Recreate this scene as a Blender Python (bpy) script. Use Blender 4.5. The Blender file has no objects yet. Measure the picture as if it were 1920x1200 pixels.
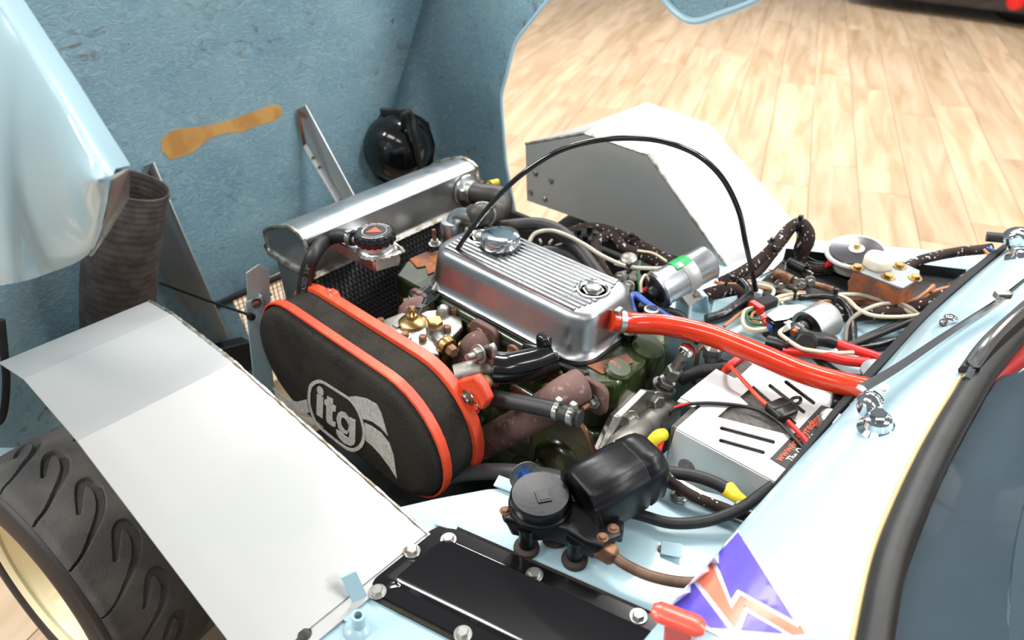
import bpy, math, random
import numpy as np
from mathutils import Vector, Matrix
from math import sin, cos, pi, radians
random.seed(4)
S = bpy.context.scene
COL = S.collection

# ---------------------------------------------------------------- camera
F_PX, YAW, PITCH, ROLL = 1352.0, 0.768, 0.607, 0.019
CAM = Vector((1.131, -0.968, 1.61))
_cy, _sy, _cp, _sp = cos(YAW), sin(YAW), cos(PITCH), sin(PITCH)
FWD = Vector((-_sy*_cp, _cy*_cp, -_sp)); _rg = Vector((_cy, _sy, 0)); _dn = FWD.cross(_rg)
RGT = _rg*cos(ROLL) + _dn*sin(ROLL); DWN = _dn*cos(ROLL) - _rg*sin(ROLL)
cd = bpy.data.cameras.new('camera'); cam = bpy.data.objects.new('camera', cd); COL.objects.link(cam)
cd.sensor_width = 36.0; cd.lens = F_PX/1920*36.0; cd.clip_start = 0.02; cd.clip_end = 100
m = Matrix((RGT, -DWN, -FWD)).transposed().to_4x4(); m.translation = CAM
cam.matrix_world = m
cd.dof.use_dof = True; cd.dof.focus_distance = 1.30; cd.dof.aperture_fstop = 3.2
S.camera = cam

# ---------------------------------------------------------------- light
S.view_settings.view_transform = 'Standard'; S.view_settings.look = 'None'
S.view_settings.gamma = 1.0; S.view_settings.use_curve_mapping = False
S.view_settings.exposure = 0.47
w = bpy.data.worlds.new('showroom'); S.world = w; w.use_nodes = True
w.node_tree.nodes['Background'].inputs[0].default_value = (0.93, 0.97, 1.0, 1)
w.node_tree.nodes['Background'].inputs[1].default_value = 0.18
def area(name, loc, target, sx, sy, power, col=(1, 0.98, 0.95)):
    ld = bpy.data.lights.new(name, 'AREA'); ld.shape = 'RECTANGLE'; ld.size = sx; ld.size_y = sy
    ld.energy = power; ld.color = col
    o = bpy.data.objects.new(name, ld); COL.objects.link(o); o.location = loc
    d = Vector(target) - Vector(loc); o.rotation_euler = d.to_track_quat('-Z', 'Y').to_euler()
    return o
# rows of showroom fittings; some lamps added to brighten bonnet panel and left wing
for i, (x, y, p) in enumerate(((-1.6, 1.5, 80), (0.5, 1.5, 54), (2.6, 1.5, 58), (4.7, 1.5, 90), (-1.6, -1.5, 80), (0.5, -1.5, 18), (2.6, -1.5, 14),
                               (-1.6, -4.4, 170), (-1.6, 4.4, 120), (0.5, 4.4, 38), (2.6, 4.4, 26), (4.7, 4.4, 26))):
    area('ceiling_and_fill_lamp', (x, y, 3.3), (x, y, 0), 1.5, 0.42, p)

# ---------------------------------------------------------------- measuring: a pixel of the photograph on a plane of the car
def ray(px, py): return RGT*((px-960)/F_PX) + DWN*((py-600)/F_PX) + FWD
def PX(px, py, x): r = ray(px, py); return CAM + r*((x-CAM.x)/r.x)
def PY(px, py, y): r = ray(px, py); return CAM + r*((y-CAM.y)/r.y)
def PZ(px, py, z): r = ray(px, py); return CAM + r*((z-CAM.z)/r.z)
def PV(px, py, A, B):                      # vertical plane through A and B
    n = (B-A).cross(Vector((0, 0, 1))); r = ray(px, py); return CAM + r*((A-CAM).dot(n)/r.dot(n))
def V(*a): return Vector(a)

# ---------------------------------------------------------------- mesh building
class MB:
    def __init__(s): s.v = []; s.f = []
    def add(s, vs, fs):
        n = len(s.v); s.v += [Vector(v) for v in vs]; s.f += [tuple(i+n for i in f) for f in fs]; return s
    def box(s, c, size, M=None):
        hx, hy, hz = [k/2 for k in size]; c = Vector(c)
        vs = [Vector((x, y, z)) for x in (-hx, hx) for y in (-hy, hy) for z in (-hz, hz)]
        if M is not None: vs = [M @ v for v in vs]
        return s.add([c+v for v in vs], [(0, 1, 3, 2), (4, 6, 7, 5), (0, 4, 5, 1), (2, 3, 7, 6), (0, 2, 6, 4), (1, 5, 7, 3)])
    def lathe(s, prof, o, ax=(0, 0, 1), seg=28, cap=True, flat=None):
        ax = Vector(ax).normalized(); o = Vector(o); u, w_ = basis(ax); vs = []; fs = []
        for (r, h) in prof:
            for k in range(seg):
                a = 2*pi*k/seg; vs.append(o + ax*h + u*(r*cos(a)) + w_*(r*sin(a)))
        for i in range(len(prof)-1):
            for k in range(seg):
                k2 = (k+1) % seg; fs.append((i*seg+k, i*seg+k2, (i+1)*seg+k2, (i+1)*seg+k))
        if cap:
            fs.append(tuple(range(seg))[::-1]); fs.append(tuple((len(prof)-1)*seg+k for k in range(seg)))
        return s.add(vs, fs)
    def cyl(s, a, b, r, r2=None, seg=20):
        a, b = Vector(a), Vector(b); d = b-a
        return s.lathe([(r, 0), (r if r2 is None else r2, d.length)], a, d, seg)
    def tube(s, pts, r, seg=10, res=8, rad=None, closed=False):
        P = smooth(pts, res) if res > 1 else [Vector(p) for p in pts]
        n = len(P); t0 = (P[1]-P[0]).normalized(); u, _ = basis(t0); vs = []; fs = []
        for i, p in enumerate(P):
            t = (P[min(i+1, n-1)]-P[max(i-1, 0)]).normalized(); u = (u - t*u.dot(t)).normalized(); q = t.cross(u)
            rr = rad(i/(n-1), i) if rad else r
            for k in range(seg):
                a = 2*pi*k/seg; vs.append(p + u*(rr*cos(a)) + q*(rr*sin(a)))
        for i in range(n-1):
            for k in range(seg):
                k2 = (k+1) % seg; fs.append((i*seg+k, i*seg+k2, (i+1)*seg+k2, (i+1)*seg+k))
        fs.append(tuple(range(seg))[::-1]); fs.append(tuple((n-1)*seg+k for k in range(seg)))
        return s.add(vs, fs)
    def prism(s, poly, thick):             # closed polygon of 3d points, thick = offset vector
        n = len(poly); th = Vector(thick); vs = [Vector(p) for p in poly] + [Vector(p)+th for p in poly]
        fs = [tuple(range(n))[::-1], tuple(range(n, 2*n))] + [(i, (i+1) % n, (i+1) % n+n, i+n) for i in range(n)]
        return s.add(vs, fs)
    def loft(s, loops, cap0=True, cap1=True):
        n = len(loops[0]); vs = [v for l in loops for v in l]; fs = []
        for i in range(len(loops)-1):
            for k in range(n):
                k2 = (k+1) % n; fs.append((i*n+k, i*n+k2, (i+1)*n+k2, (i+1)*n+k))
        if cap0: fs.append(tuple(range(n))[::-1])
        if cap1: fs.append(tuple((len(loops)-1)*n+k for k in range(n)))
        return s.add(vs, fs)
    def grid(s, rows, skip=None):
        m_, n = len(rows), len(rows[0]); vs = [v for r in rows for v in r]; fs = []
        for i in range(m_-1):
            for j in range(n-1):
                if skip and skip(i, j): continue
                fs.append((i*n+j, i*n+j+1, (i+1)*n+j+1, (i+1)*n+j))
        return s.add(vs, fs)
    def mesh(s, name, mt, org=(0, 0, 0), sm=38):
        me = bpy.data.meshes.new(name); o = Vector(org)
        me.from_pydata([tuple(v-o) for v in s.v], [], s.f); me.update()
        import bmesh
        b = bmesh.new(); b.from_mesh(me); bmesh.ops.recalc_face_normals(b, faces=b.faces); b.to_mesh(me); b.free()
        if sm:
            me.polygons.foreach_set('use_smooth', [True]*len(me.polygons)); me.set_sharp_from_angle(angle=radians(sm))
        if mt: me.materials.append(mt)
        return me
    def obj(s, name, mt, parent=None, bev=0, sm=38, solid=0, label=None, kind=None, bseg=2, sub=0):
        org = origin(parent) if parent else Vector((0, 0, 0))
        o = bpy.data.objects.new(name, s.mesh(name, mt, org, sm)); COL.objects.link(o)
        if parent: o.parent = parent
        if solid:
            md = o.modifiers.new('solid', 'SOLIDIFY'); md.thickness = solid; md.offset = 0
        if sub:
            md = o.modifiers.new('sub', 'SUBSURF'); md.levels = sub; md.render_levels = sub
        if bev:
            md = o.modifiers.new('bevel', 'BEVEL'); md.width = bev; md.segments = bseg; md.limit_method = 'ANGLE'; md.angle_limit = radians(35)
        if solid and sm:
            md = o.modifiers.new('wn', 'WEIGHTED_NORMAL'); md.keep_sharp = True; md.weight = 90
        if label: o['label'] = label
        if kind: o['kind'] = kind
        return o
    def thing(s, name, mt, label, cat, group=None, kind=None, **k):
        c = sum(s.v, Vector())/len(s.v); c.z = min(v.z for v in s.v)
        s.v = [v-c for v in s.v]; o = s.obj(name, mt, None, **k); o.location = c
        if kind == 'structure': o['kind'] = kind
        else:
            o['label'] = label; o['category'] = cat
            if group: o['group'] = group
            if kind: o['kind'] = kind
        return o
def origin(o):
    p = Vector((0, 0, 0))
    while o: p = p + o.location; o = o.parent
    return p
def T(name, label, cat, loc, group=None):
    o = bpy.data.objects.new(name, None); COL.objects.link(o); o.location = loc; o.empty_display_size = .05
    o['label'] = label; o['category'] = cat
    if group: o['group'] = group
    return o
def basis(ax):
    ax = Vector(ax).normalized(); h = Vector((0, 0, 1)) if abs(ax.z) < .9 else Vector((1, 0, 0))
    u = h.cross(ax).normalized(); return u, ax.cross(u)
def smooth(pts, res=8):
    P = [Vector(p) for p in pts]
    if len(P) < 3: return [P[0].lerp(P[-1], i/res) for i in range(res+1)]
    P = [P[0]*2-P[1]] + P + [P[-1]*2-P[-2]]; out = []
    for i in range(1, len(P)-2):
        a, b, c, d = P[i-1:i+3]
        for k in range(res):
            t = k/res
            out.append(.5*((2*b) + (c-a)*t + (2*a-5*b+4*c-d)*t*t + (3*b-a-3*c+d)*t**3))
    out.append(P[-2]); return out
def linpath(pts, n=14):
    P = [Vector(p) for p in pts]; return [a.lerp(b, k/n) for a, b in zip(P, P[1:]) for k in range(n)]+[P[-1]]
def rrect(x0, x1, y0, y1, r, n=6):          # rounded rectangle in 2d
    out = []
    for cx, cy_, a0 in ((x1-r, y1-r, 0), (x0+r, y1-r, 90), (x0+r, y0+r, 180), (x1-r, y0+r, 270)):
        for k in range(n+1):
            a = radians(a0+90*k/n); out.append((cx+r*cos(a), cy_+r*sin(a)))
    return out
def frame(o, zax, xhint=None):
    z = Vector(zax).normalized()
    if xhint is None: x, y = basis(z)
    else:
        x = Vector(xhint); x = (x - z*x.dot(z)).normalized(); y = z.cross(x)
    M = Matrix((x, y, z)).transposed().to_4x4(); M.translation = Vector(o); return M
_cache = {}
def inst(name, me, parent, M, label=None):   # a part sharing mesh data, placed by a matrix
    o = bpy.data.objects.new(name, me); COL.objects.link(o)
    M = M.copy()
    if parent: o.parent = parent; M.translation = M.translation - origin(parent)
    o.matrix_local = M
    if label: o['label'] = label
    return o
def bolt(p, n, r, mt, parent, h=None, washer=True, name='bolt'):
    h = h or r*.9; key = ('b', round(r, 4), round(h, 4), mt.name, washer)
    if key not in _cache:
        b = MB()
        if washer: b.lathe([(r*1.45, 0), (r*1.5, r*.12), (r*1.4, r*.22)], (0, 0, 0))
        b.lathe([(r, r*.1), (r, h*.85), (r*.86, h)], (0, 0, 0), seg=6)
        _cache[key] = b.mesh('bolt', mt, sm=25)
    return inst(name, _cache[key], parent, frame(p, n, (random.random()-.5, random.random()-.5, .1)))
def stud(p, n, r, mt, mt2, parent, L=.03):   # nut on a threaded stud
    bolt(p, n, r, mt, parent, name='nut', h=r*1.1)
    n = Vector(n).normalized(); MB().cyl(Vector(p), Vector(p)+n*L, r*.5, r*.45, 12).obj('stud', mt2, parent)
def text_mb(body, size, M, thick=.0006, bold=0, shear=0, align='CENTER', sx=1.0, fn=None):
    cu = bpy.data.curves.new('t', 'FONT'); cu.body = body; cu.size = size; cu.offset = bold; cu.shear = shear
    cu.align_x = align; cu.align_y = 'CENTER'; cu.extrude = thick; cu.resolution_u = 4
    o = bpy.data.objects.new('t', cu); COL.objects.link(o); bpy.context.view_layer.update()
    me = bpy.data.meshes.new_from_object(o.evaluated_get(bpy.context.evaluated_depsgraph_get()))
    vs = [Vector((v.co.x*sx, v.co.y, v.co.z)) for v in me.vertices]; fs = [tuple(p.vertices) for p in me.polygons]
    bpy.data.objects.remove(o); bpy.data.curves.remove(cu); bpy.data.meshes.remove(me)
    if fn: vs = [fn(v) for v in vs]
    elif M is not None: vs = [M @ v for v in vs]
    return MB().add(vs, fs)

# ---------------------------------------------------------------- materials
def lin(c): return tuple(((k/255)/12.92 if k/255 <= .04045 else ((k/255+.055)/1.055)**2.4) for k in c) + (1,)
def mat(name, c, rough=.5, metal=0, c2=None, sc=8, ramp=(.45, .6), bump=0, bsc=120, coat=0, rough2=None, spec=.5, c3=None, sc3=30, ramp3=(.62, .7), stretch=None, det=5):
    mt = bpy.data.materials.new(name); mt.use_nodes = True; nt = mt.node_tree; N = nt.nodes; L = nt.links
    b = N['Principled BSDF']; b.inputs['Base Color'].default_value = lin(c); b.inputs['Roughness'].default_value = rough
    b.inputs['Metallic'].default_value = metal; b.inputs['Coat Weight'].default_value = coat; b.inputs['Coat Roughness'].default_value = .06
    b.inputs['Specular IOR Level'].default_value = spec
    tc = N.new('ShaderNodeTexCoord'); src = tc.outputs['Object']
    if stretch:
        mp = N.new('ShaderNodeMapping'); mp.inputs['Scale'].default_value = stretch; L.new(src, mp.inputs[0]); src = mp.outputs[0]
    def noise(scale, d=det):
        n = N.new('ShaderNodeTexNoise'); n.inputs['Scale'].default_value = scale; n.inputs['Detail'].default_value = d; L.new(src, n.inputs['Vector']); return n.outputs['Fac']
    def rmp(fac, a, b_):
        r = N.new('ShaderNodeMapRange'); r.inputs[1].default_value = a; r.inputs[2].default_value = b_; L.new(fac, r.inputs[0]); return r.outputs[0]
    cur = None
    if c2:
        fac = rmp(noise(sc), *ramp); mx = N.new('ShaderNodeMix'); mx.data_type = 'RGBA'; L.new(fac, mx.inputs[0])
        mx.inputs[6].default_value = lin(c); mx.inputs[7].default_value = lin(c2); cur = mx.outputs[2]
        if rough2 is not None:
            mr = N.new('ShaderNodeMix'); L.new(fac, mr.inputs[0]); mr.inputs[2].default_value = rough; mr.inputs[3].default_value = rough2; L.new(mr.outputs[0], b.inputs['Roughness'])
    if c3:
        fac = rmp(noise(sc3), *ramp3); mx = N.new('ShaderNodeMix'); mx.data_type = 'RGBA'; L.new(fac, mx.inputs[0])
        if cur: L.new(cur, mx.inputs[6])
        else: mx.inputs[6].default_value = lin(c)
        mx.inputs[7].default_value = lin(c3); cur = mx.outputs[2]
    if cur: L.new(cur, b.inputs['Base Color'])
    if bump:
        bp = N.new('ShaderNodeBump'); bp.inputs['Strength'].default_value = bump; bp.inputs['Distance'].default_value = .002
        L.new(noise(bsc, 4), bp.inputs['Height']); L.new(bp.outputs[0], b.inputs['Normal'])
    return mt
M_blue = mat('paint_pale_blue', (172, 203, 214), .22, 0, coat=.6)
M_bay = mat('paint_bay_blue', (166, 196, 206), .3, 0, c2=(160, 190, 200), sc=6, coat=.3, c3=(120, 125, 120), sc3=22, ramp3=(.70, .76))
def fibreglass():
    mt = bpy.data.materials.new('fibreglass_blue'); mt.use_nodes = True; nt = mt.node_tree; N = nt.nodes; L = nt.links; b = N['Principled BSDF']
    tc = N.new('ShaderNodeTexCoord')
    def nz(scale, det, dist, st=(1, 1, 1)):
        mp = N.new('ShaderNodeMapping'); mp.inputs['Scale'].default_value = st; L.new(tc.outputs['Object'], mp.inputs[0])
        n = N.new('ShaderNodeTexNoise'); n.inputs['Scale'].default_value = scale; n.inputs['Detail'].default_value = det; n.inputs['Distortion'].default_value = dist; L.new(mp.outputs[0], n.inputs['Vector']); return n.outputs['Fac']
    def rg(v, a, b_, c=0, d=1):
        r = N.new('ShaderNodeMapRange'); r.inputs[1].default_value = a; r.inputs[2].default_value = b_; r.inputs[3].default_value = c; r.inputs[4].default_value = d; L.new(v, r.inputs[0]); return r.outputs[0]
    def mix(f, a, b_):
        m_ = N.new('ShaderNodeMix'); m_.data_type = 'RGBA'; L.new(f, m_.inputs[0])
        for k, x in ((6, a), (7, b_)):
            if isinstance(x, tuple): m_.inputs[k].default_value = x
            else: L.new(x, m_.inputs[k])
        return m_.outputs[2]
    def mul(x, y):
        m_ = N.new('ShaderNodeMath'); m_.operation = 'MULTIPLY'; L.new(x, m_.inputs[0]); L.new(y, m_.inputs[1]); return m_.outputs[0]
    fib = nz(34, 6, 3.0, (1, .7, 1.3)); c = mix(rg(nz(4, 3, .4), .4, .62), lin((112, 145, 160)), lin((126, 157, 168)))
    c = mix(rg(fib, .52, .66, 0, .45), c, lin((150, 178, 186)))
    c = mix(rg(fib, .40, .30, 0, .5), c, lin((84, 116, 130)))
    big = rg(nz(3.2, 4, .8), .52, .66)
    c = mix(mul(rg(nz(30, 5, 1.5, (1, .5, 1)), .55, .72), big), c, lin((98, 82, 62)))
    c = mix(rg(nz(60, 3, .5), .735, .76), c, lin((46, 46, 44)))
    c = mix(rg(nz(2.6, 3, .5), .56, .78, 0, .5), c, lin((140, 140, 128)))
    L.new(c, b.inputs['Base Color']); b.inputs['Roughness'].default_value = .42
    bp = N.new('ShaderNodeBump'); bp.inputs['Strength'].default_value = .4; bp.inputs['Distance'].default_value = .005; L.new(fib, bp.inputs['Height']); L.new(bp.outputs[0], b.inputs['Normal'])
    return mt
M_grp = fibreglass()
M_resin = mat('bare_resin', (196, 150, 84), .5, 0, c2=(180, 128, 66), sc=14)
M_alu = mat('aluminium', (205, 208, 210), .3, 1, c2=(190, 193, 196), sc=10, rough2=.4, bump=.06, bsc=300)
M_alup = mat('aluminium_polished', (178, 179, 180), .27, 1, c2=(164, 164, 165), sc=9, rough2=.36)
M_sheet = mat('aluminium_sheet', (188, 189, 188), .42, .5, c2=(180, 182, 181), sc=4, rough2=.5, bump=.05, bsc=60)
M_cast = mat('cast_alloy', (150, 148, 142), .45, 1, c2=(176, 174, 168), sc=14, bump=.25, bsc=180, c3=(96, 84, 70), sc3=30, ramp3=(.6, .72))
M_weld = mat('weld_bead', (200, 198, 192), .4, 1, c2=(150, 140, 120), sc=40, bump=.6, bsc=220)
M_chrome = mat('chrome', (214, 216, 218), .09, 1)
M_zinc = mat('zinc_plate', (168, 169, 164), .36, .85, c2=(140, 140, 134), sc=40)
M_braid = mat('conduit_steel', (196, 190, 178), .45, .3)
M_rustb = mat('rusty_bolt', (140, 108, 84), .6, .6, c2=(108, 72, 50), sc=60)
M_green = mat('engine_green', (48, 60, 26), .28, 0, c2=(30, 40, 16), sc=9, c3=(120, 62, 30), sc3=26, ramp3=(.64, .68), bump=.3, bsc=22, coat=.4)
M_rust = mat('rust', (146, 84, 52), .8, 0, c2=(108, 74, 58), sc=20, c3=(186, 108, 50), sc3=12, ramp3=(.55, .66), bump=.4, bsc=150)
M_exh = mat('exhaust_brown', (112, 86, 80), .7, .2, c2=(92, 66, 60), sc=16, c3=(150, 130, 124), sc3=60, ramp3=(.6, .7), bump=.4, bsc=160)
M_blackg = mat('black_gloss', (14, 14, 16), .14, 0, coat=.5)
M_black = mat('black_plastic', (20, 20, 21), .38)
M_rubber = mat('black_rubber', (26, 26, 27), .5, 0, c2=(34, 34, 35), sc=20)
M_crackle = mat('black_satin_paint', (13, 13, 17), .33, 0, bump=.10, bsc=140, spec=.32)
M_foam = mat('dark_foam', (52, 49, 45), .95, 0, c2=(44, 41, 38), sc=12, bump=.8, bsc=420, c3=(66, 62, 57), sc3=300, ramp3=(.55, .7), spec=.1)
M_gfoam = mat('grey_foam', (104, 101, 97), .95, 0, bump=.8, bsc=380, c2=(88, 86, 83), sc=150, spec=.1)
M_orange = mat('orange_rubber', (228, 82, 46), .42, 0, c2=(214, 68, 40), sc=10)
M_red = mat('red_silicone', (212, 50, 20), .2, 0, c2=(222, 64, 26), sc=6, coat=.5, bump=.05, bsc=60)
M_redw = mat('red_wire', (214, 40, 34), .35)
M_orw = mat('orange_wire', (224, 74, 48), .4)
M_cream = mat('cream_wire', (222, 208, 176), .45)
M_brown = mat('brown_wire', (176, 116, 74), .45)
M_greenw = mat('green_wire', (30, 92, 52), .4)
M_bluew = mat('blue_wire', (44, 78, 160), .4)
M_cloth = mat('cloth_harness', (58, 46, 42), .85, 0, c2=(46, 37, 34), sc=30, bump=.6, bsc=400, c3=(188, 188, 192), sc3=130, ramp3=(.715, .735), spec=.2, det=0)
M_yellow = mat('yellow_plastic', (238, 206, 40), .4)
M_brass = mat('brass', (186, 154, 100), .34, 1, c2=(140, 112, 76), sc=30)
M_copper = mat('copper_brown', (134, 98, 74), .45, .7, c2=(100, 74, 58), sc=30)
M_white = mat('white_plastic', (236, 230, 210), .4)
M_ivory = mat('cream_paint', (238, 226, 188), .35, 0, coat=.3)
M_tyre = mat('tyre_rubber', (78, 77, 77), .75, 0, c2=(112, 108, 104), sc=9, ramp=(.45, .7), bump=.4, bsc=180, spec=.3)
M_silver = mat('silver_print', (196, 196, 190), .7, 0, c2=(170, 170, 164), sc=160)
M_tape = mat('black_tape', (18, 18, 19), .25, 0, bump=.6, bsc=60)
M_greenlab = mat('green_label', (20, 160, 84), .4)
M_purple = mat('decal_purple', (98, 84, 204), .3)
M_coral = mat('decal_coral', (232, 124, 96), .3)
M_wht = mat('decal_white', (240, 242, 246), .35)
M_bluean = mat('anodised_blue', (40, 110, 200), .25, .8)
M_gold = mat('gold_trim', (184, 164, 116), .4, .4)
M_teal = mat('cockpit_blue', (40, 64, 78), .6, 0, c2=(45, 71, 85), sc=3)
M_dark = mat('dark_steel_and_shade', (24, 25, 27), .6)  # near-black for plain dark parts, and for shade put into the bay sheet
M_core = mat('radiator_fin', (72, 73, 77), .5, .7)
M_clear = bpy.data.materials.new('clear_screen'); M_clear.use_nodes = True
_b = M_clear.node_tree.nodes['Principled BSDF']; _b.inputs['Transmission Weight'].default_value = 1; _b.inputs['Roughness'].default_value = .02; _b.inputs['IOR'].default_value = 1.12
# ================================================================ FLOOR
FZ = 0.06
def wood(name):
    mt = bpy.data.materials.new(name); mt.use_nodes = True; nt = mt.node_tree; N = nt.nodes; L = nt.links; b = N['Principled BSDF']
    tc = N.new('ShaderNodeTexCoord'); oi = N.new('ShaderNodeObjectInfo')
    ad = N.new('ShaderNodeVectorMath'); ad.operation = 'ADD'; L.new(tc.outputs['Object'], ad.inputs[0])
    mu = N.new('ShaderNodeVectorMath'); mu.operation = 'SCALE'; L.new(oi.outputs['Location'], mu.inputs[0]); mu.inputs['Scale'].default_value = 3.1; L.new(mu.outputs[0], ad.inputs[1])
    mp = N.new('ShaderNodeMapping'); mp.inputs['Scale'].default_value = (9, 1.1, 1); L.new(ad.outputs[0], mp.inputs[0])
    n = N.new('ShaderNodeTexNoise'); n.inputs['Scale'].default_value = 1.2; n.inputs['Detail'].default_value = 6; n.inputs['Distortion'].default_value = .8; L.new(mp.outputs[0], n.inputs['Vector'])
    cr = N.new('ShaderNodeValToRGB'); cr.color_ramp.elements[0].position = .3; cr.color_ramp.elements[0].color = lin((168, 140, 108))
    cr.color_ramp.elements[1].position = .66; cr.color_ramp.elements[1].color = lin((198, 174, 146)); L.new(n.outputs[0], cr.inputs[0])
    hs = N.new('ShaderNodeHueSaturation'); L.new(cr.outputs[0], hs.inputs['Color'])
    mr = N.new('ShaderNodeMapRange'); mr.inputs[3].default_value = .88; mr.inputs[4].default_value = 1.1; L.new(oi.outputs['Random'], mr.inputs[0]); L.new(mr.outputs[0], hs.inputs['Value'])
    L.new(hs.outputs[0], b.inputs['Base Color']); b.inputs['Roughness'].default_value = .38
    return mt
M_wood = wood('oak_laminate')
fl = MB().box((0, 3, FZ-.06), (26, 26, .11)).obj('floor', mat('floor_base', (120, 92, 66), .7), sm=0); fl['kind'] = 'structure'
PW, PL = .235, 1.75
d = ray(1530, -205); d.z = 0; d.normalize(); e = Vector((d.y, -d.x, 0))     # planks run along d
pm = MB().box((0, 0, 0), (PW-.003, PL-.003, .006)).mesh('plank', M_wood, sm=0)
ang = math.atan2(d.y, d.x)-pi/2; cnt = 0
def onscreen(p, mgn=60):
    q = Vector(p)-CAM; z = q.dot(FWD)
    if z < .3: return False
    x = 960+F_PX*q.dot(RGT)/z; y = 600+F_PX*q.dot(DWN)/z
    return -mgn < x < 1920+mgn and -mgn < y < 1200+mgn
cands = []
for i in range(-40, 40):
    off = random.random()*PL
    for j in range(-9, 9):
        c = V(-.5, 2.5, 0)+e*(i*PW)+d*(j*PL+off); c.z = FZ-.002
        vis = any(onscreen(c+d*(PL*k/2)+e*(PW*h/2)) for k in (-1, 0, 1) for h in (-1, 1))
        if vis: cands.append(((c-CAM).length, c))
cands.sort(key=lambda t: t[0]); rest = MB()
for k, (_, c) in enumerate(cands):
    M = Matrix.Translation(c) @ Matrix.Rotation(ang, 4, 'Z')
    if k < 290: inst('plank', pm, fl, M)
    else: rest.box(c, (PW-.003, PL-.003, .006), M.to_3x3())
if rest.v: rest.obj('plank_field', M_wood, fl, kind='stuff', sm=0)

# ================================================================ PARKED CAR in the background
pc0 = PZ(1905, 60, FZ); pcx = V(1, -.62, 0).normalized(); pcy = V(.62, 1, 0).normalized()
pc = T('parked_car', 'black car parked on the wooden floor far behind, only its low sill in view', 'car', (pc0.x+1.2, pc0.y+1.3, FZ))
o0 = PZ(1560, 12, FZ); o1 = PZ(1925, 62, FZ); ax = (o1-o0).normalized(); ay = V(-ax.y, ax.x, 0)
Lc = 4.2
def cp(a, b, z): return o0 + ax*a + ay*b + V(0, 0, z)
sec = [(.06, .13), (.02, .20), (0, .45), (.02, .62), (.12, .74), (.5, .80)]
loops = []
for a, s_ in ((0.0, .5), (.12, .8), (.5, 1), (Lc-.5, 1), (Lc-.12, .8), (Lc, .5)):
    prof = [cp(a, .35-.35*s_+b*1.0, z) for b, z in sec] + [cp(a, 1.75-(.35-.35*s_)-b, z) for b, z in sec[::-1]]
    loops.append(prof)
MB().loft(loops).obj('body', M_blackg, pc)
for a in (1.5, Lc-.75):
    for b in (.32, 1.25):
        MB().lathe([(.16, 0), (.27, .01), (.3, .03), (.3, .15), (.27, .17), (.16, .18)], cp(a, b, .30), ay, 32).obj('tyre', M_rubber, pc)
MB().lathe([(.07, 0), (.075, .01), (.06, .03), (.02, .04)], PV(1906, 2, o0, o1), -ay, 20).obj('side_lamp', mat('red_lens', (200, 20, 24), .2), pc)
cl = [cp(a, .3+(1.15*0 if True else 0), z) for a, z in ((1.1, .8), (1.6, 1.2), (2.9, 1.2), (3.5, .8))]
MB().prism(cl, ay*1.15).obj('cabin', M_blackg, pc, bev=.06)
# ================================================================ TILTED BONNET
BO = V(-.80, 0, FZ)
bon = T('front_bonnet', 'pale blue one-piece fibreglass bonnet tilted open behind the radiator', 'car bonnet', BO)
XB = -.78
def interp(z, tab):
    for (a, va), (b, vb) in zip(tab, tab[1:]):
        if z <= b:
            t = max(0, (z-a)/(b-a)); return va+(vb-va)*t
    return tab[-1][1]
CR = [(.06, .24), (.4, .29), (.68, .37), (.84, .46), (1.13, .63), (1.6, .84)]
XE = [(.06, -.42), (.34, -.45), (.47, -.455), (.65, -.495), (.87, -.51), (1.05, -.445), (1.19, -.31), (1.27, -.18), (1.35, -.12), (1.7, -.12)]
zs = [FZ+.01+i*.045 for i in range(36)]
rows = []
NC, NS = 26, 14
for z in zs:
    yc = interp(z, CR); xe = interp(z, XE); ye = .70; lean = XB-.03*(z-.8)
    side = []
    for k in range(NS+1):                      # crease -> wing edge
        t = k/NS; p0 = V(lean, yc, z); p1 = V(lean-.14, max(yc+.04, ye-.12), z); p2 = V(lean+.02, ye+.10, z); p3 = V(xe, ye, z)
        side.append((1-t)**3*p0+3*t*(1-t)**2*p1+3*t*t*(1-t)*p2+t**3*p3)
    mid = [V(lean-.02*(1-(y/yc)**2), y, z) for y in [yc*(2*k/NC-1) for k in range(1, NC)]]
    left = [V(p.x, -p.y, p.z) for p in side][::-1]
    # left wing front part stands a little further out
    left = [V(p.x, p.y-.34*(1-k/NS)**1.6, p.z) for k, p in enumerate(left)]
    rows.append(left+mid+side)
def skip(i, j):
    return zs[i] < .41 and NS+3 <= j <= NS+NC-4
sh = MB().grid(rows, skip).obj('panel', M_grp, bon, solid=.007, sm=60)
# rolled lip of the right wing opening
MB().tube([r[-1] for r in rows], .006, 8, res=2).obj('edge_lip', M_blue, bon)
# outer corner of the right wing, beyond the wheel opening
def yo(z, y): return y
k0 = [PY(1225, -30, .70), PY(1262, 18, .70), PY(1300, 40, .70), PY(1352, 26, .705), PY(1425, -4, .71), PY(1500, -60, .72), PY(1300, -120, .72)]
MB().tube(k0[:6], .009, 8).obj('wing_corner_lip', M_blue, bon)
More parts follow.
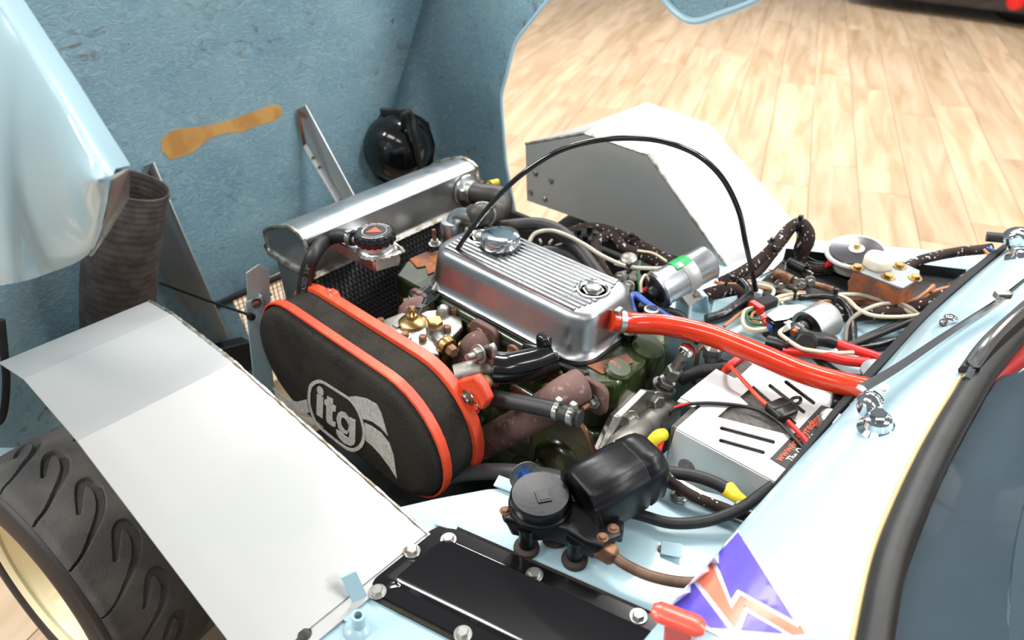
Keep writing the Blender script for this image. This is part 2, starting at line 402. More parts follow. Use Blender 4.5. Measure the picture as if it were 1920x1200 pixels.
# outer skin of the left wing rear part: flat face, bent sill band and the lip of the wheel opening
sA = [PY(p[0], p[1], -.700) for p in ((241, 312), (190, 232), (140, 152), (90, 77), (40, 0), (-30, -108))]
sB = [PY(p[0], p[1], -.736) for p in ((208, 331), (158, 254), (107, 176), (56, 98), (5, 20), (-66, -90))]
lip = [sB[0], PY(196, 400, -.742), PY(166, 476, -.752), PY(85, 512, -.795), PY(0, 535, -.845), PY(-90, 548, -.875)]
MB().grid([sA, [p.lerp(q, .5)+V(0, -.006, .004) for p, q in zip(sA, sB)], sB]).obj('sill_band', M_blue, bon, solid=.006, sm=60)
lS, bS_ = smooth(lip, 5), smooth(sB, 5)
MB().grid([[a.lerp(b, k/10)+V(0, -.012*sin(pi*k/10), 0) for k in range(11)] for a, b in zip(lS, bS_)]).obj('left_wing_skin', M_blue, bon, solid=.006, sm=60)
MB().prism([sB[0], sA[0], PY(233, 356, -.702), PY(238, 366, -.702), PY(201, 432, -.722), PY(172, 473, -.742), PY(166, 477, -.750), PY(196, 400, -.740)], (.003, 0, -.003)).obj('arch_flange', M_cast, bon, bev=.002)
ua = [lip[-1].lerp(sB[-1], k/6) for k in range(7)]+[sA[-1]]; zi = [int(np.interp(k, [0, 7], [27, 35])) for k in range(8)]
MB().grid([[a.lerp(rows[zi[i]][0], k/6)+V(0, -.03*sin(pi*k/6), 0) for k in range(7)] for i, a in enumerate(ua)]).obj('left_wing_upper', M_blue, bon, solid=.006, sm=60)
br_ = [rows[30][-1], V(-.06, .70, 1.33)]+k0[:6]+[V(.55, .72, 1.50), V(.25, .72, 1.66), rows[35][-1]]
MB().prism([V(p.x, .704, p.z) for p in br_], (0, .010, 0)).obj('wing_upper', M_grp, bon, bev=.003)
# bare resin mark on the inside of the panel
rp = [(303, 282), (303, 262), (318, 247), (345, 240), (375, 238), (405, 233), (440, 222), (480, 208), (505, 198), (521, 196), (529, 206), (526, 219), (510, 229), (480, 236), (455, 248), (430, 249), (400, 256), (380, 270), (362, 285), (340, 294), (318, 299)]
rpp = []
for p in rp:
    q = PX(*p, XB); yc = interp(q.z, CR); xx = XB-.03*(q.z-.8)-.02*(1-(q.y/yc)**2); q = PX(*p, xx+.0045); rpp.append(q)
MB().prism(rpp, (-.004, 0, 0)).obj('bare_patch', M_resin, bon, label='bare tan resin mark')
# aluminium bracing plates
def xb(y, z): yc = interp(z, CR); return XB-.03*(z-.8)-.02*(1-(y/yc)**2)
a1 = [PX(268, 312, -.78), PX(287, 304, -.77), PY(348, 450, -.335), PY(427, 632, -.30), PY(404, 652, -.31), PY(345, 575, -.335), PX(292, 500, -.765)]
MB().prism(a1, (.0, .004, 0)).obj('bracing_plate', M_sheet, bon, bev=.001)
a2 = [PX(557, 205, -.79), PX(572, 197, -.785), PY(664, 368, .135), PY(640, 385, .13), PX(575, 272, -.775)]
MB().prism(a2, (0, .004, 0)).obj('bracing_plate', M_sheet, bon, bev=.001)
a3 = [PX(574, 268, -.78), PY(640, 372, .13), PY(633, 385, .105), PX(569, 278, -.78)]
MB().prism(a3, (0, 0, .003)).obj('bracing_flange', M_sheet, bon)
a4 = [PX(557, 205, -.785), PX(571, 215, -.775), PX(581, 262, -.775), PX(568, 275, -.785)]
MB().prism(a4, (.004, 0, 0)).obj('bracing_foot', M_rust, bon)
for p in ((587, 296), (599, 314), (620, 352)): bolt(PY(*p, .118), (0, -.3, 1), .004, M_rustb, bon, name='rivet')
for p in ((593, 382), (427, 489)): MB().lathe([(.009, 0), (.01, .002), (.004, .003)], PX(*p, xb(PX(*p, XB).y, PX(*p, XB).z)), (1, 0, 0), 14).obj('plug', M_rustb, bon)
# grille mesh in the nose opening
gm = MB(); gx = -.775
for k in range(41): y = -.30+k*.015; gm.tube([V(gx, y, .09), V(gx, y, .42)], .0017, 5, res=1)
for k in range(23): z = .09+k*.015; gm.tube([V(gx, -.30, z), V(gx, .30, z)], .0017, 5, res=1)
gm.obj('grille_mesh', M_zinc, bon, kind='stuff')
MB().tube([V(gx+.006, -.31, .425), V(gx+.006, .31, .425)], .011, 8).obj('grille_edging', M_rubber, bon)
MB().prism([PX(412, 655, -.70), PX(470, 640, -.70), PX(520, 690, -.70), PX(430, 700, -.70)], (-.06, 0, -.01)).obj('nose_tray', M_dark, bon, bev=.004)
# rod between the bracing plate and the radiator bracket
MB().tube([PX(300, 531, -.70), PX(385, 562, -.5), PX(472, 592, -.30)], .0035, 6).thing('stay_rod', M_black, 'thin black stay rod running from bracing plate to radiator bracket', 'rod')
MB().lathe([(.004, 0), (.009, .004), (.009, .016), (.004, .02)], PX(466, 591, -.33), (1, .1, 0), 12).thing('rod_end', M_black, 'small black rubber knob at the radiator end of the stay rod', 'rod end')
# headlamp bowl
hc = PX(743, 284, -.70)
hl = T('headlamp_bowl', 'round glossy black headlamp back inside the bonnet beyond the radiator', 'headlamp', hc)
hax = (V(.72, -.62, .12)).normalized()
MB().lathe([(.118, -.075), (.122, -.06), (.113, -.05), (.112, -.03), (.098, .01), (.074, .038), (.04, .054), (.001, .058)], hc, hax, 40).obj('bowl', M_blackg, hl)
hr = [hc-hax*.062+(basis(hax)[0]*cos(a)+basis(hax)[1]*sin(a))*(.138 if k % 2 else .128) for k, a in enumerate([2*pi*k/10 for k in range(10)])]
MB().prism(hr, hax*.006).obj('mounting_ring', M_blackg, hl, bev=.004)
hp = [PX(p[0], p[1], x) for p, x in (((757, 240), -.66), ((756, 218), -.64), ((765, 210), -.635), ((773, 222), -.63), ((777, 252), -.615), ((783, 290), -.615), ((790, 318), -.63))]
MB().tube(hp, .010, 10).obj('cable', M_rubber, hl)
MB().tube([PX(760, 318, -.66), PX(769, 330, -.64)], .004, 8).obj('wire_tail', M_cream, hl)
# corrugated air duct
dp = [PX(248, 345, -.56), PX(236, 420, -.58), PX(225, 510, -.62), PX(222, 600, -.66), PX(225, 680, -.70)]
n_ = 90
ad = MB().tube(dp, .075, 28, res=24, rad=lambda t, i: .078+.0007*sin(i*1.9)+.01*t)
ad.f = ad.f[:-2]
duct = T('air_duct', 'brown-black flexible air duct hose beside the left wing inside the bonnet', 'duct', dp[-1])
ad.obj('hose', mat('duct_fabric', (66, 58, 55), .6, 0, c2=(84, 76, 72), sc=24, bump=.3, bsc=100), duct, solid=.003, sm=60)
fp = [PX(282, 312, -.66), PX(300, 360, -.64), PX(303, 420, -.64), PX(290, 480, -.66), PX(282, 400, -.65), PX(272, 340, -.66)]
MB().prism(fp, (-.02, .01, 0)).obj('end_flap', M_rubber, duct, bev=.004)
cb = [PX(2, 600, -.5), PX(8, 660, -.5), PX(12, 720, -.5), PX(5, 780, -.5), PX(-15, 800, -.5)]
MB().tube(cb, .008, 8).thing('lamp_cable', M_rubber, 'black cable hanging inside the bonnet at the left picture edge', 'cable')
# lower outside of the left wing, in front of the wheel
lw = [PX(-40, 838, -.62), PX(30, 838, -.62), PX(10, 858, -.60), PX(-40, 870, -.58)]
MB().prism(lw, (-.02, 0, -.03)).obj('left_wing_front', M_blue, bon, bev=.004)
# ================================================================ BODY PANELS OF THE ENGINE BAY
from mathutils.bvhtree import BVHTree
SZ = .66
tub = T('body_panels', 'pale blue painted inner body panels and scuttle around the engine bay', 'car body', (.7, 0, FZ))
def slab(poly, z, th, name, mt=None, bev=.003, parent=tub, **k):
    return MB().prism([V(x, y, z) for x, y in poly], (0, 0, -th)).obj(name, mt or M_bay, parent, bev=bev, **k)
nearp = [(.40, -.545), (.45, -.46), (.50, -.385), (.575, -.30), (.64, -.235), (.70, -.17), (.80, -.125), (.95, -.11), (.95, -.98), (.47, -.98)]
slab(nearp, SZ, .012, 'footwell_top')
inner = nearp[:8]
MB().grid([[V(x, y, SZ-.006) for x, y in inner], [V(x-.02, y+.03, SZ-.05) for x, y in inner], [V(x-.02, y+.02, .3) for x, y in inner]]).obj('footwell_side', M_bay, tub, solid=.006, sm=30)
farp = [(.40, .27), (.36, .56), (.52, .84), (.96, 1.10), (.96, .27), (.56, .25)]
slab(farp, SZ, .012, 'far_footwell_top')
MB().grid([[V(x, y, SZ-.006) for x, y in ((.40, .56), (.40, .27), (.56, .25), (.68, .25))], [V(x, y, .3) for x, y in ((.40, .56), (.40, .27), (.56, .25), (.68, .25))]]).obj('far_footwell_side', M_bay, tub, solid=.006, sm=20)
slab([(.655, -.13), (.655, .27), (.97, .27), (.97, -.13)], .585, .015, 'battery_shelf')
MB().box((.95, 0, .64), (.012, 1.9, .2)).obj('bulkhead', M_bay, tub)
MB().box((.645, .05, .44), (.012, .42, .28)).obj('firewall', M_bay, tub)
MB().box((.2, 0, .2), (1.0, 1.0, .02)).obj('dark_bay_sheet', M_dark, tub)  # added sheet coloured as the shade of the bay, hiding the floor below
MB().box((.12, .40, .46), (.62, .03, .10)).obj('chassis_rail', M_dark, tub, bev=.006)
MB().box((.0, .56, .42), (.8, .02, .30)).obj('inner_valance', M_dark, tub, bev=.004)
# embossed swages and bent tabs on the panels
for p in (((1580, 615), (1625, 600)), ((1395, 570), (1440, 545))):
    MB().tube([PZ(*p[0], SZ), PZ(*p[1], SZ)], .006, 8, res=2).obj('swage', M_bay, tub)
def tab(px, z=SZ, dx=(.03, 0, 0), dy=(0, .02, 0), dz=(0, 0, .004)):
    c = PZ(*px, z+.003); MB().prism([c, c+V(*dx), c+V(*dx)+V(*dy), c+V(*dy)], dz).obj('bent_tab', M_bay, tub, bev=.001)
tab((925, 912), dx=(.035, .01, .0), dy=(-.008, .022, .002)); tab((1238, 1040), dx=(.03, .012, .006), dy=(-.012, .02, .004), dz=(0, 0, .002))
tab((815, 985), dx=(.035, .015, 0), dy=(-.006, .012, 0), dz=(0, 0, .003))
c = PZ(655, 1140, SZ+.002); MB().prism([c, c+V(.03, .01, 0), c+V(.032, -.012, .0), c+V(.004, -.02, 0)], (0, 0, .003)).obj('bent_tab', M_bay, tub, bev=.001)
c = PZ(660, 1130, SZ+.003); MB().prism([c, c+V(.006, .022, 0), c+V(-.012, .022, .045), c+V(-.018, .0, .045)], (.003, 0, 0)).obj('bent_tab', M_bay, tub, bev=.001)
c = PZ(673, 1178, SZ); MB().lathe([(.022, 0), (.018, .006), (.010, .010), (.0095, .034), (.006, .034), (.006, .012)], c, (.1, .05, 1), 20, cap=False).obj('stud_tube', M_bay, tub)
MB().lathe([(.004, 0), (.010, .001), (.012, .006), (.006, .010)], PZ(570, 1193, SZ), (0, 0, 1), 16).obj('rubber_plug', M_rubber, tub)
MB().lathe([(.006, 0), (.006, .004)], PZ(1240, 1030, SZ), (0, 0, 1), 10).obj('hole_plug', M_rustb, tub)
# flat dark sheet standing in for the pedal linkage well at the far side
wl = [PZ(1405, 550, SZ+.003), PZ(1468, 488, SZ+.003), PZ(1800, 525, SZ+.003), PZ(1740, 580, SZ+.003)]
MB().prism(wl, (0, 0, .003)).obj('pedal_well', M_dark, tub)
MB().prism([wl[1]+V(0, 0, 0), wl[2], wl[2]+V(0, 0, .03), wl[1]+V(0, 0, .035)], (.004, .004, 0)).obj('well_lip', M_dark, tub)
MB().prism([wl[0]+V(0, 0, 0), wl[3], wl[3]+V(0, 0, .018), wl[0]+V(0, 0, .012)], (.004, -.004, 0)).obj('well_lip', M_dark, tub)
MB().prism([PZ(1460, 548, SZ+.03), PZ(1470, 488, SZ+.055), PZ(1412, 540, SZ+.02), PZ(1405, 556, SZ+.01)], (.003, .003, 0)).obj('well_lip', M_dark, tub)

# ---------------- scuttle
edge = [PZ(1100, 1330, .72), PZ(1199, 1215, .735), PZ(1376, 1003, .745), PZ(1494, 870, .745), PZ(1593, 763, .745), PZ(1707, 633, .745), PZ(1773, 567, .745), PZ(1897, 463, .74), PZ(2010, 380, .73)]
back = [PZ(1570, 1330, .80), PZ(1588, 1215, .81), PZ(1622, 1055, .82), PZ(1660, 955, .823), PZ(1716, 840, .825), PZ(1776, 740, .825), PZ(1828, 668, .82), PZ(1925, 580, .81), PZ(2060, 500, .79)]
eS, bS = smooth(edge, 6), smooth(back, 6)
rows = []
for a, b in zip(eS, bS):
    r_ = [a+V(.002, 0, -.03), a+V(-.001, 0, -.008)]
    for k in range(11):
        t = k/10; p = a.lerp(b, t); p.z += .018*sin(pi*min(1, t*1.0)) + (.004 if k else 0); r_.append(p)
    rows.append(r_)
scm = MB().grid(rows); scut = scm.obj('scuttle', M_blue, tub, solid=.004, sm=60)
scb = BVHTree.FromPolygons([tuple(v) for v in scm.v], scm.f)
def on(px, py, off=.003, bvh=scb):
    h = bvh.ray_cast(CAM, ray(px, py).normalized())
    if h[0] is None: return PZ(px, py, .78)
    n = h[1]; n = n if n.dot(CAM-h[0]) > 0 else -n
    return h[0]+n*off
def patch(poly, mt, name, off, parent):      # thin decal following the scuttle surface
    from mathutils.geometry import delaunay_2d_cdt
    pts = []
    for p, q in zip(poly, poly[1:]+poly[:1]):
        for k in range(6): pts.append(Vector((p[0]+(q[0]-p[0])*k/6, p[1]+(q[1]-p[1])*k/6)))
    n = len(pts); xs = [p.x for p in pts]; ys = [p.y for p in pts]
    for i in range(1, 16):
        for j in range(1, 16): pts.append(Vector((min(xs)+(max(xs)-min(xs))*i/16+.01*j, min(ys)+(max(ys)-min(ys))*j/16+.013*i)))
    r = delaunay_2d_cdt(pts, [(i, (i+1) % n) for i in range(n)], [list(range(n))], 1, 1e-4)
    MB().add([on(v.x, v.y, off) for v in r[0]], [tuple(f) for f in r[2]]).obj(name, mt, parent, sm=40)
def z3(l): return [(1160+x/3, 800+y/3) for x, y in l]
patch(z3([(680, 588), (1098, 1197), (620, 1215), (255, 1030)]), M_wht, 'decal_ground', .0030, scut)
patch(z3([(680, 605), (548, 750), (637, 985), (672, 925), (988, 1100)]), M_purple, 'decal_panel', .0042, scut)
patch(z3([(530, 775), (445, 868), (655, 1145), (715, 1020), (975, 1180), (1050, 1175), (1018, 1118), (1008, 1140), (690, 960), (640, 1040)]), M_coral, 'decal_flash', .0046, scut)
patch(z3([(428, 890), (310, 1015), (420, 1075), (520, 1140), (622, 1148)]), M_purple, 'decal_panel', .0042, scut)
patch(z3([(728, 1055), (690, 1155), (935, 1175)]), M_purple, 'decal_panel', .0042, scut)
# foam seal along the front edge of the scuttle
sp = [(1462, 918), (1505, 870), (1580, 775), (1665, 680), (1755, 582), (1830, 516), (1895, 463)]
rl = [PZ(*p, .742)+V(-.012, 0, 0) for p in sp]; wd = [.003, .007, .011, .015, .016, .016, .010]
b = MB(); rs = []
for p, w_ in zip(smooth(rl, 4), np.interp(np.linspace(0, 6, 25), range(7), wd)): rs.append([p+V(w_*.6, 0, .004), p+V(-w_*.5, 0, .002), p+V(-w_*.55, 0, -.012), p+V(w_*.6, 0, -.012)])
b.loft(rs); b.thing('scuttle_seal', mat('seal_foam', (36, 36, 37), .85, 0, bump=.5, bsc=300), 'black foam seal strip along the front edge of the scuttle', 'seal', bev=.002)

# ---------------- windscreen base
ws = T('windscreen', 'clear curved windscreen with black rubber base and gold trim at the right edge', 'windscreen', bS[24])
MB().tube([p+V(.004, 0, .004) for p in back], .0048, 8, res=5).obj('gold_trim', M_gold, ws)
rb = [[p+V(.006, 0, .002), p+V(.016, .0, .018), p+V(.030, .0, .022), p+V(.044, .0, .012), p+V(.046, 0, -.01)] for p in bS]
MB().grid(rb).obj('rubber_base', M_rubber, ws, solid=.006, sm=60)
gl = [[p+V(.036, 0, .012), p+V(.085, 0, .06), p+V(.13, 0, .11)] for p in bS]
MB().grid(gl).obj('pane', M_clear, ws, solid=.003, sm=60)
# ---------------- cockpit behind the screen
ck = T('cockpit', 'teal blue cockpit lining below the windscreen at the lower right', 'car interior', V(1.25, .2, FZ))
r1 = [p+V(.05, 0, -.02) for p in bS]
MB().grid([r1, [p+V(.14, .02, -.06) for p in r1], [p+V(.22, .02, -.16) for p in r1], [p+V(.26, .02, -.40) for p in r1]]).obj('dash_top', M_teal, ck, solid=.008, sm=50)
MB().tube([PZ(1800, 1230, .70), PZ(1835, 1100, .70), PZ(1885, 960, .70), PZ(1960, 850, .70)], .028, 14).obj('dash_roll', M_teal, ck)
MB().box((1.35, .1, .30), (1.0, 1.7, .02)).obj('cockpit_floor', M_dark, ck)
rt = [PZ(1812, 768, .775), PZ(1860, 715, .79), PZ(1925, 662, .80)]  # red tube and strip modelled in place of a reflection in the screen
MB().tube(rt, .017, 14).thing('red_reflection_tube', M_redw, 'glossy red tube shaped as the red windscreen reflection at the right picture edge', 'tube')
MB().tube([PZ(1762, 835, .79), PZ(1775, 808, .795), PZ(1790, 785, .80)], .010, 12).thing('red_reflection_strip', M_redw, 'short red strip shaped as part of the windscreen reflection', 'strip')
# ---------------- T handle
hp = on(1290, 1175, .0)
th = T('pull_handle', 'coral red plastic pull handle standing over the scuttle decal', 'handle', hp)
a, b_ = PZ(1222, 1142, .80), PZ(1322, 1180, .80); dr = (b_-a).normalized(); up = V(0, 0, 1); sd = dr.cross(up)
bar = []
for k in range(9):
    t = k/8; c = a.lerp(b_, t); e_ = min(1, .55+3.5*min(t, 1-t)); bar.append([c+sd*(.015*e_*cos(x))+up*(.009*e_*sin(x)) for x in [2*pi*i/14 for i in range(14)]])
MB().loft(bar).obj('bar', mat('coral_plastic', (226, 84, 66), .3, coat=.3), th)
mid = a.lerp(b_, .55); MB().loft([[mid+dr*(sx*.018*s_)+sd*(sy*.009*s_)+up*z for sx, sy in ((1, 1), (-1, 1), (-1, -1), (1, -1))] for z, s_ in ((-.002, 1), (-.03, .9), (-.06, .85))]).obj('stem', mat('coral_plastic_stem', (214, 66, 54), .35), th, bev=.003)

# ---------------- wiper, washer jets
wi = T('windscreen_wiper', 'chrome wiper arm on its domed spindle at the scuttle', 'wiper', on(1640, 800, 0))
hc_ = on(1645, 805, 0); n_ = V(-.15, -.1, 1).normalized()
MB().lathe([(.030, 0), (.030, .004), (.022, .010), (.020, .022), (.016, .024)], hc_, n_, 26).obj('spindle_base', M_chrome, wi)
MB().lathe([(.013, .022), (.013, .034), (.011, .036)], hc_, n_, 6).obj('spindle_nut', M_chrome, wi)
h2 = PZ(1632, 752, .825)
MB().lathe([(.018, -.022), (.020, -.012), (.020, .004), (.012, .014), (.001, .017)], h2, n_, 24).obj('hub', M_chrome, wi)
arm = [PZ(1618, 728, .835), PZ(1680, 692, .838), PZ(1760, 638, .842), PZ(1820, 598, .845), PZ(1883, 556, .848), PZ(1945, 505, .85)]
ap = smooth(arm, 6); ls = []
for k, p in enumerate(ap):
    t = k/(len(ap)-1); w_ = .008*(1-t)+.0035; dv_ = (ap[min(k+1, len(ap)-1)]-ap[max(k-1, 0)]).normalized(); sd_ = dv_.cross(V(0, 0, 1)).normalized()
    ls.append([p+sd_*w_+V(0, 0, -.007), p+sd_*w_*.8+V(0, 0, .002), p+V(0, 0, .005), p-sd_*w_*.8+V(0, 0, .002), p-sd_*w_+V(0, 0, -.007)])
MB().loft(ls).obj('arm', M_chrome, wi, sm=30)
MB().box(PZ(1880, 553, .852), (.016, .03, .014), Matrix.Rotation(-.75, 3, 'Z')).obj('arm_clip', M_zinc, wi, bev=.003)
bolt(PZ(1657, 728, .842), (0, -.6, .6), .006, M_chrome, wi, name='pivot')
a2 = [PZ(1820, 700, .845), PZ(1845, 650, .86), PZ(1885, 605, .865), PZ(1925, 570, .865)]
MB().tube(a2, .005, 8).obj('blade_bridge', M_chrome, wi)
MB().tube([PZ(1812, 712, .842), PZ(1830, 678, .85), PZ(1846, 652, .856)], .007, 8).obj('blade_clip', M_chrome, wi)
MB().tube([PZ(1815, 700, .835), PZ(1860, 640, .845), PZ(1930, 575, .85)], .016, 8).obj('blade', M_rubber, wi)
MB().box(PZ(1822, 690, .845), (.014, .022, .02), Matrix.Rotation(.8, 3, 'Z')).obj('blade_end', M_black, wi, bev=.002)
jc = on(1778, 608, 0); j = T('washer_jet', 'small chrome washer jet button in the middle of the scuttle', 'washer jet', jc)
MB().lathe([(.014, 0), (.014, .003), (.010, .005), (.009, .011), (.012, .013), (.012, .016), (.008, .019), (.001, .020)], jc, (0, 0, 1), 22).obj('body', M_chrome, j)
MB().lathe([(.016, -.001), (.0165, .002), (.014, .003)], jc, (0, 0, 1), 22).obj('washer', M_rubber, j)
jc = PZ(1905, 450, .78); j = T('far_spindle', 'knurled chrome wiper spindle at the far end of the scuttle', 'wiper spindle', jc)
b = MB(); 
for k in range(12):
    pass
b.lathe([(.026, 0), (.026, .020), (.018, .026)], jc, (-.5, -.2, .8), 12).obj('nut', M_chrome, j, bev=.002)
MB().lathe([(.020, -.03), (.020, .0)], jc, (-.5, -.2, .8), 24).obj('collar', M_chrome, j)
MB().lathe([(.012, 0), (.012, .05)], jc+V(-.01, .0, .0), (-1, -.35, -.1), 14).obj('boot', M_rubber, j)
jc = PZ(1912, 488, .775); MB().lathe([(.026, 0), (.030, .006), (.018, .016), (.012, .03), (.001, .033)], jc, (-.2, -.2, 1), 24).thing('screen_stud', M_chrome, 'chrome domed stud below the far wiper spindle', 'stud')

# ================================================================ INNER ARCHES
def facets(rowsI, rowsO, n=6):
    b = MB()
    for (p, q), (r, t) in zip(zip(rowsI, rowsI[1:]), zip(rowsO, rowsO[1:])):
        b.grid([[p.lerp(q, i/n).lerp(r.lerp(t, i/n), j/n) for j in range(n+1)] for i in range(n+1)])
    return b
def arch(name, label, I, O):
    t = T(name, label, 'inner arch', V((I[1].x+O[1].x)/2, (I[1].y+O[1].y)/2, SZ), 'aluminium inner arches')
    facets(I, O).obj('top_sheet', M_sheet, t, solid=.003, sm=11)
    MB().tube([p+V(0, 0, .001) for p in linpath(I, 40)], .004, 6, res=1, rad=lambda k, i: .0026+.0018*random.random()).obj('weld_bead', M_weld, t)
    return t
I = [PY(280, 565, -.570), PY(325, 590, -.604), PY(440, 680, -.612), PZ(800, 1000, SZ+.006)]
bx = I[3].x
O = [PY(-2, 681, -.86), PY(45, 712, -.862), PY(145, 828, -.862), V(bx+.004, -.835, SZ+.006)]
na = arch('inner_arch', 'folded bare aluminium inner arch over the tyre in the left foreground', I, O)
MB().prism([V(bx-.002, I[3].y+.004, SZ+.005), V(bx+.024, I[3].y+.004, SZ+.005), V(bx+.028, -.86, SZ+.005), V(bx, -.86, SZ+.005)], (0, 0, -.003)).obj('foot_flange', M_sheet, na)
MB().grid([[p+V(0, 0, -.003) for p in I], [V(I[0].x, I[0].y, .60), V(I[1].x, I[1].y, .55), V(I[2].x, I[2].y+.02, .5), V(I[3].x-.02, I[3].y, .6)]]).obj('side_sheet', M_sheet, na, solid=.003, sm=20)
for p in ((630, 1122), (765, 1033)): bolt(PZ(*p, SZ+.006), (0, 0, 1), .006, M_rustb, na)
I = [PY(985, 270, .56), PY(1095, 250, .56), PY(1215, 290, .56), PY(1376, 520, .56)]
O = [V(I[0].x, .86, I[0].z-.02), V(I[1].x, .86, I[1].z+.01), V(I[2].x, .86, I[2].z), PY(1502, 432, .86)]
fa = arch('inner_arch', 'folded bare aluminium inner arch on the far side by the wooden floor', I, O)
pn = [I[0], I[1], I[2], I[3], PY(1320, 498, .56), PY(1180, 452, .56), PY(1090, 412, .56), PY(988, 376, .56)]
MB().prism(pn, (0, .003, 0)).obj('side_sheet', M_sheet, fa, bev=.0008)
for p in ((1003, 325), (1032, 339), (994, 361), (1021, 373)): bolt(PY(*p, .557), (0, -1, 0), .006, M_zinc, fa, name='rivet', h=.004)
MB().prism([PZ(1480, 455, SZ+.004), PZ(1530, 455, SZ+.004), PZ(1500, 482, SZ+.004), PZ(1420, 520, SZ+.004)], (0, 0, .002)).obj('foot_flange', M_sheet, fa)

# ================================================================ WHEEL
wc = V(-.178, -.992, .342); st, cb_ = .166, .061
wn = V(sin(st)*cos(cb_), -cos(st)*cos(cb_), sin(cb_)); wd_ = V(-cos(st), -sin(st), 0); wu = wd_.cross(wn); wu = wu if wu.z > 0 else -wu
wh = T('front_wheel', 'worn road tyre on a cream steel wheel at the lower left', 'wheel', wc+V(0, 0, -.28))
def wp(th, r, off): return wc + wn*off + (wd_*cos(th)+wu*sin(th))*r
NT, NW, W = 1120, 128, .215
hk0 = [(0, 0, .0016), (.03, .012, .0020), (.063, .034, .0035), (.09, .053, .0055), (.108, .072, .0065), (.120, .096, .0072), (.121, .116, .0075), (.114, .128, .0075), (.101, .124, .0068), (.084, .103, .0052), (.068, .080, .0030)]
hook = [(-.100+.92*a, .055-b, r) for a, b, r in hk0]
hk1 = [(.20, .015, .002), (.182, .03, .004), (.165, .035, .005), (.152, .02, .003)]
hook2 = [(-.100+a, .055-b, r) for a, b, r in hk1]
R0 = .280; per = 2*pi*R0/16
ths = np.linspace(0, 2*pi, NT, endpoint=False); ww = np.linspace(-W/2, W/2, NW)
TH, WW = np.meshgrid(ths, ww, indexing='ij'); sS = (TH*R0) % per - per/2
dep = np.zeros_like(TH)
for hk in (hook, hook2):
    hs = smooth([V(*h) for h in hk], 7)
    for sh_ in (-per, 0, per):
        for h in hs:
            d_ = np.hypot(WW-h.x, sS+sh_-h.y)-h.z
            dep = np.maximum(dep, .010*np.clip(1-d_/.0014, 0, 1))
dep = np.where(np.abs(WW) < .001, dep, dep)
crown = R0 - .55*WW**2 - np.clip(np.abs(WW)-.09, 0, 1)**2*40
Rr = crown - dep
tb = MB(); vs = []
for i in range(NT):
    for j in range(NW): vs.append(wp(ths[i], Rr[i, j], -.112 - ww[j]))
fs = []
for i in range(NT):
    i2 = (i+1) % NT
    for j in range(NW-1): fs.append((i*NW+j, i*NW+j+1, i2*NW+j+1, i2*NW+j))
tb.add(vs, fs); ty = tb.obj('tread', M_tyre, wh, sm=50)
sw = [(.266, -.006), (.262, .0), (.258, .003), (.252, .0025), (.246, .006), (.225, .012), (.205, .012), (.192, .006), (.186, -.004)]
MB().lathe([(r, h) for r, h in sw], wc, wn, 96, cap=False).obj('sidewall', mat('sidewall_rubber', (44, 40, 39), .6, 0, bump=.2, bsc=200), wh, sm=60)
MB().lathe([(.26, -.218), (.23, -.23), (.186, -.22)], wc, wn, 64, cap=False).obj('inner_sidewall', M_rubber, wh)
rim = [(.187, -.01), (.187, .001), (.183, .004), (.178, .002), (.172, -.004), (.166, -.008), (.160, -.03), (.150, -.075), (.147, -.085), (.120, -.085), (.100, -.065), (.06, -.06), (.001, -.06)]
MB().lathe(rim, wc, wn, 96, cap=False).obj('rim', M_ivory, wh, sm=45)
MB().lathe([(.1665, -.0070), (.165, -.0055), (.163, -.010)], wc, wn, 96, cap=False).obj('rim_bead_ring', mat('bead_ring', (170, 168, 130), .4), wh)
# moulded sidewall lettering
for k, wdv in enumerate(('RAIN', 'TYRE', 'RADIAL')): pass
far = T('far_wheel', 'dark tyre half hidden under the far aluminium arch', 'wheel', V(-.02, .74, FZ))
MB().lathe([(.16, 0), (.25, -.01), (.275, .02), (.28, .06), (.28, .16), (.26, .19), (.16, .2)], V(-.02, .62, FZ+.28), (0, 1, 0), 64).obj('tyre', M_rubber, far)
MB().lathe([(.165, .0), (.17, -.004), (.15, .02), (.1, .03), (.001, .03)], V(-.02, .62, FZ+.28), (0, 1, 0), 48, cap=False).obj('rim', M_ivory, far)

# ================================================================ PEDAL COVER PLATE
pcv = T('access_cover', 'glossy black access cover plate bolted to the footwell top in the foreground', 'cover plate', V(.7, -.53, SZ))
y_near = lambda x: -.652+(x-.505)*.27; y_far = lambda x: -.490+(x-.505)*.27
def pl(u, v, z, x0=.505, x1=.90): x = x0+(x1-x0)*u; return V(x, y_near(x)+(y_far(x)-y_near(x))*v, z)
def plr(x0, x1, m0, m1, r, z):
    out = []
    for x, y in rrect(x0, x1, 0, 1*.16, r): out.append(V(x, y_near(x)+m0+y*((.162-m0-m1)/.16), z))
    return out
MB().loft([plr(.497, .91, -.008, -.008, .03, SZ+.001), plr(.497, .91, -.008, -.008, .03, SZ+.004)]).obj('gasket', M_foam, pcv)
zt = SZ+.007
L_ = [plr(.505, .90, 0, 0, .028, SZ+.004), plr(.505, .90, 0, 0, .028, zt), plr(.526, .88, .026, .024, .02, zt), plr(.530, .876, .030, .028, .018, zt+.005), plr(.534, .872, .034, .032, .016, zt+.004)]
MB().loft(L_).obj('plate', M_blackg, pcv, sm=50)
for p in ((708, 1110), (773, 1034), (841, 1012), (1002, 1078), (1197, 1156), (868, 1189)): bolt(PZ(*p, zt), (0, 0, 1), .009, M_zinc, pcv)
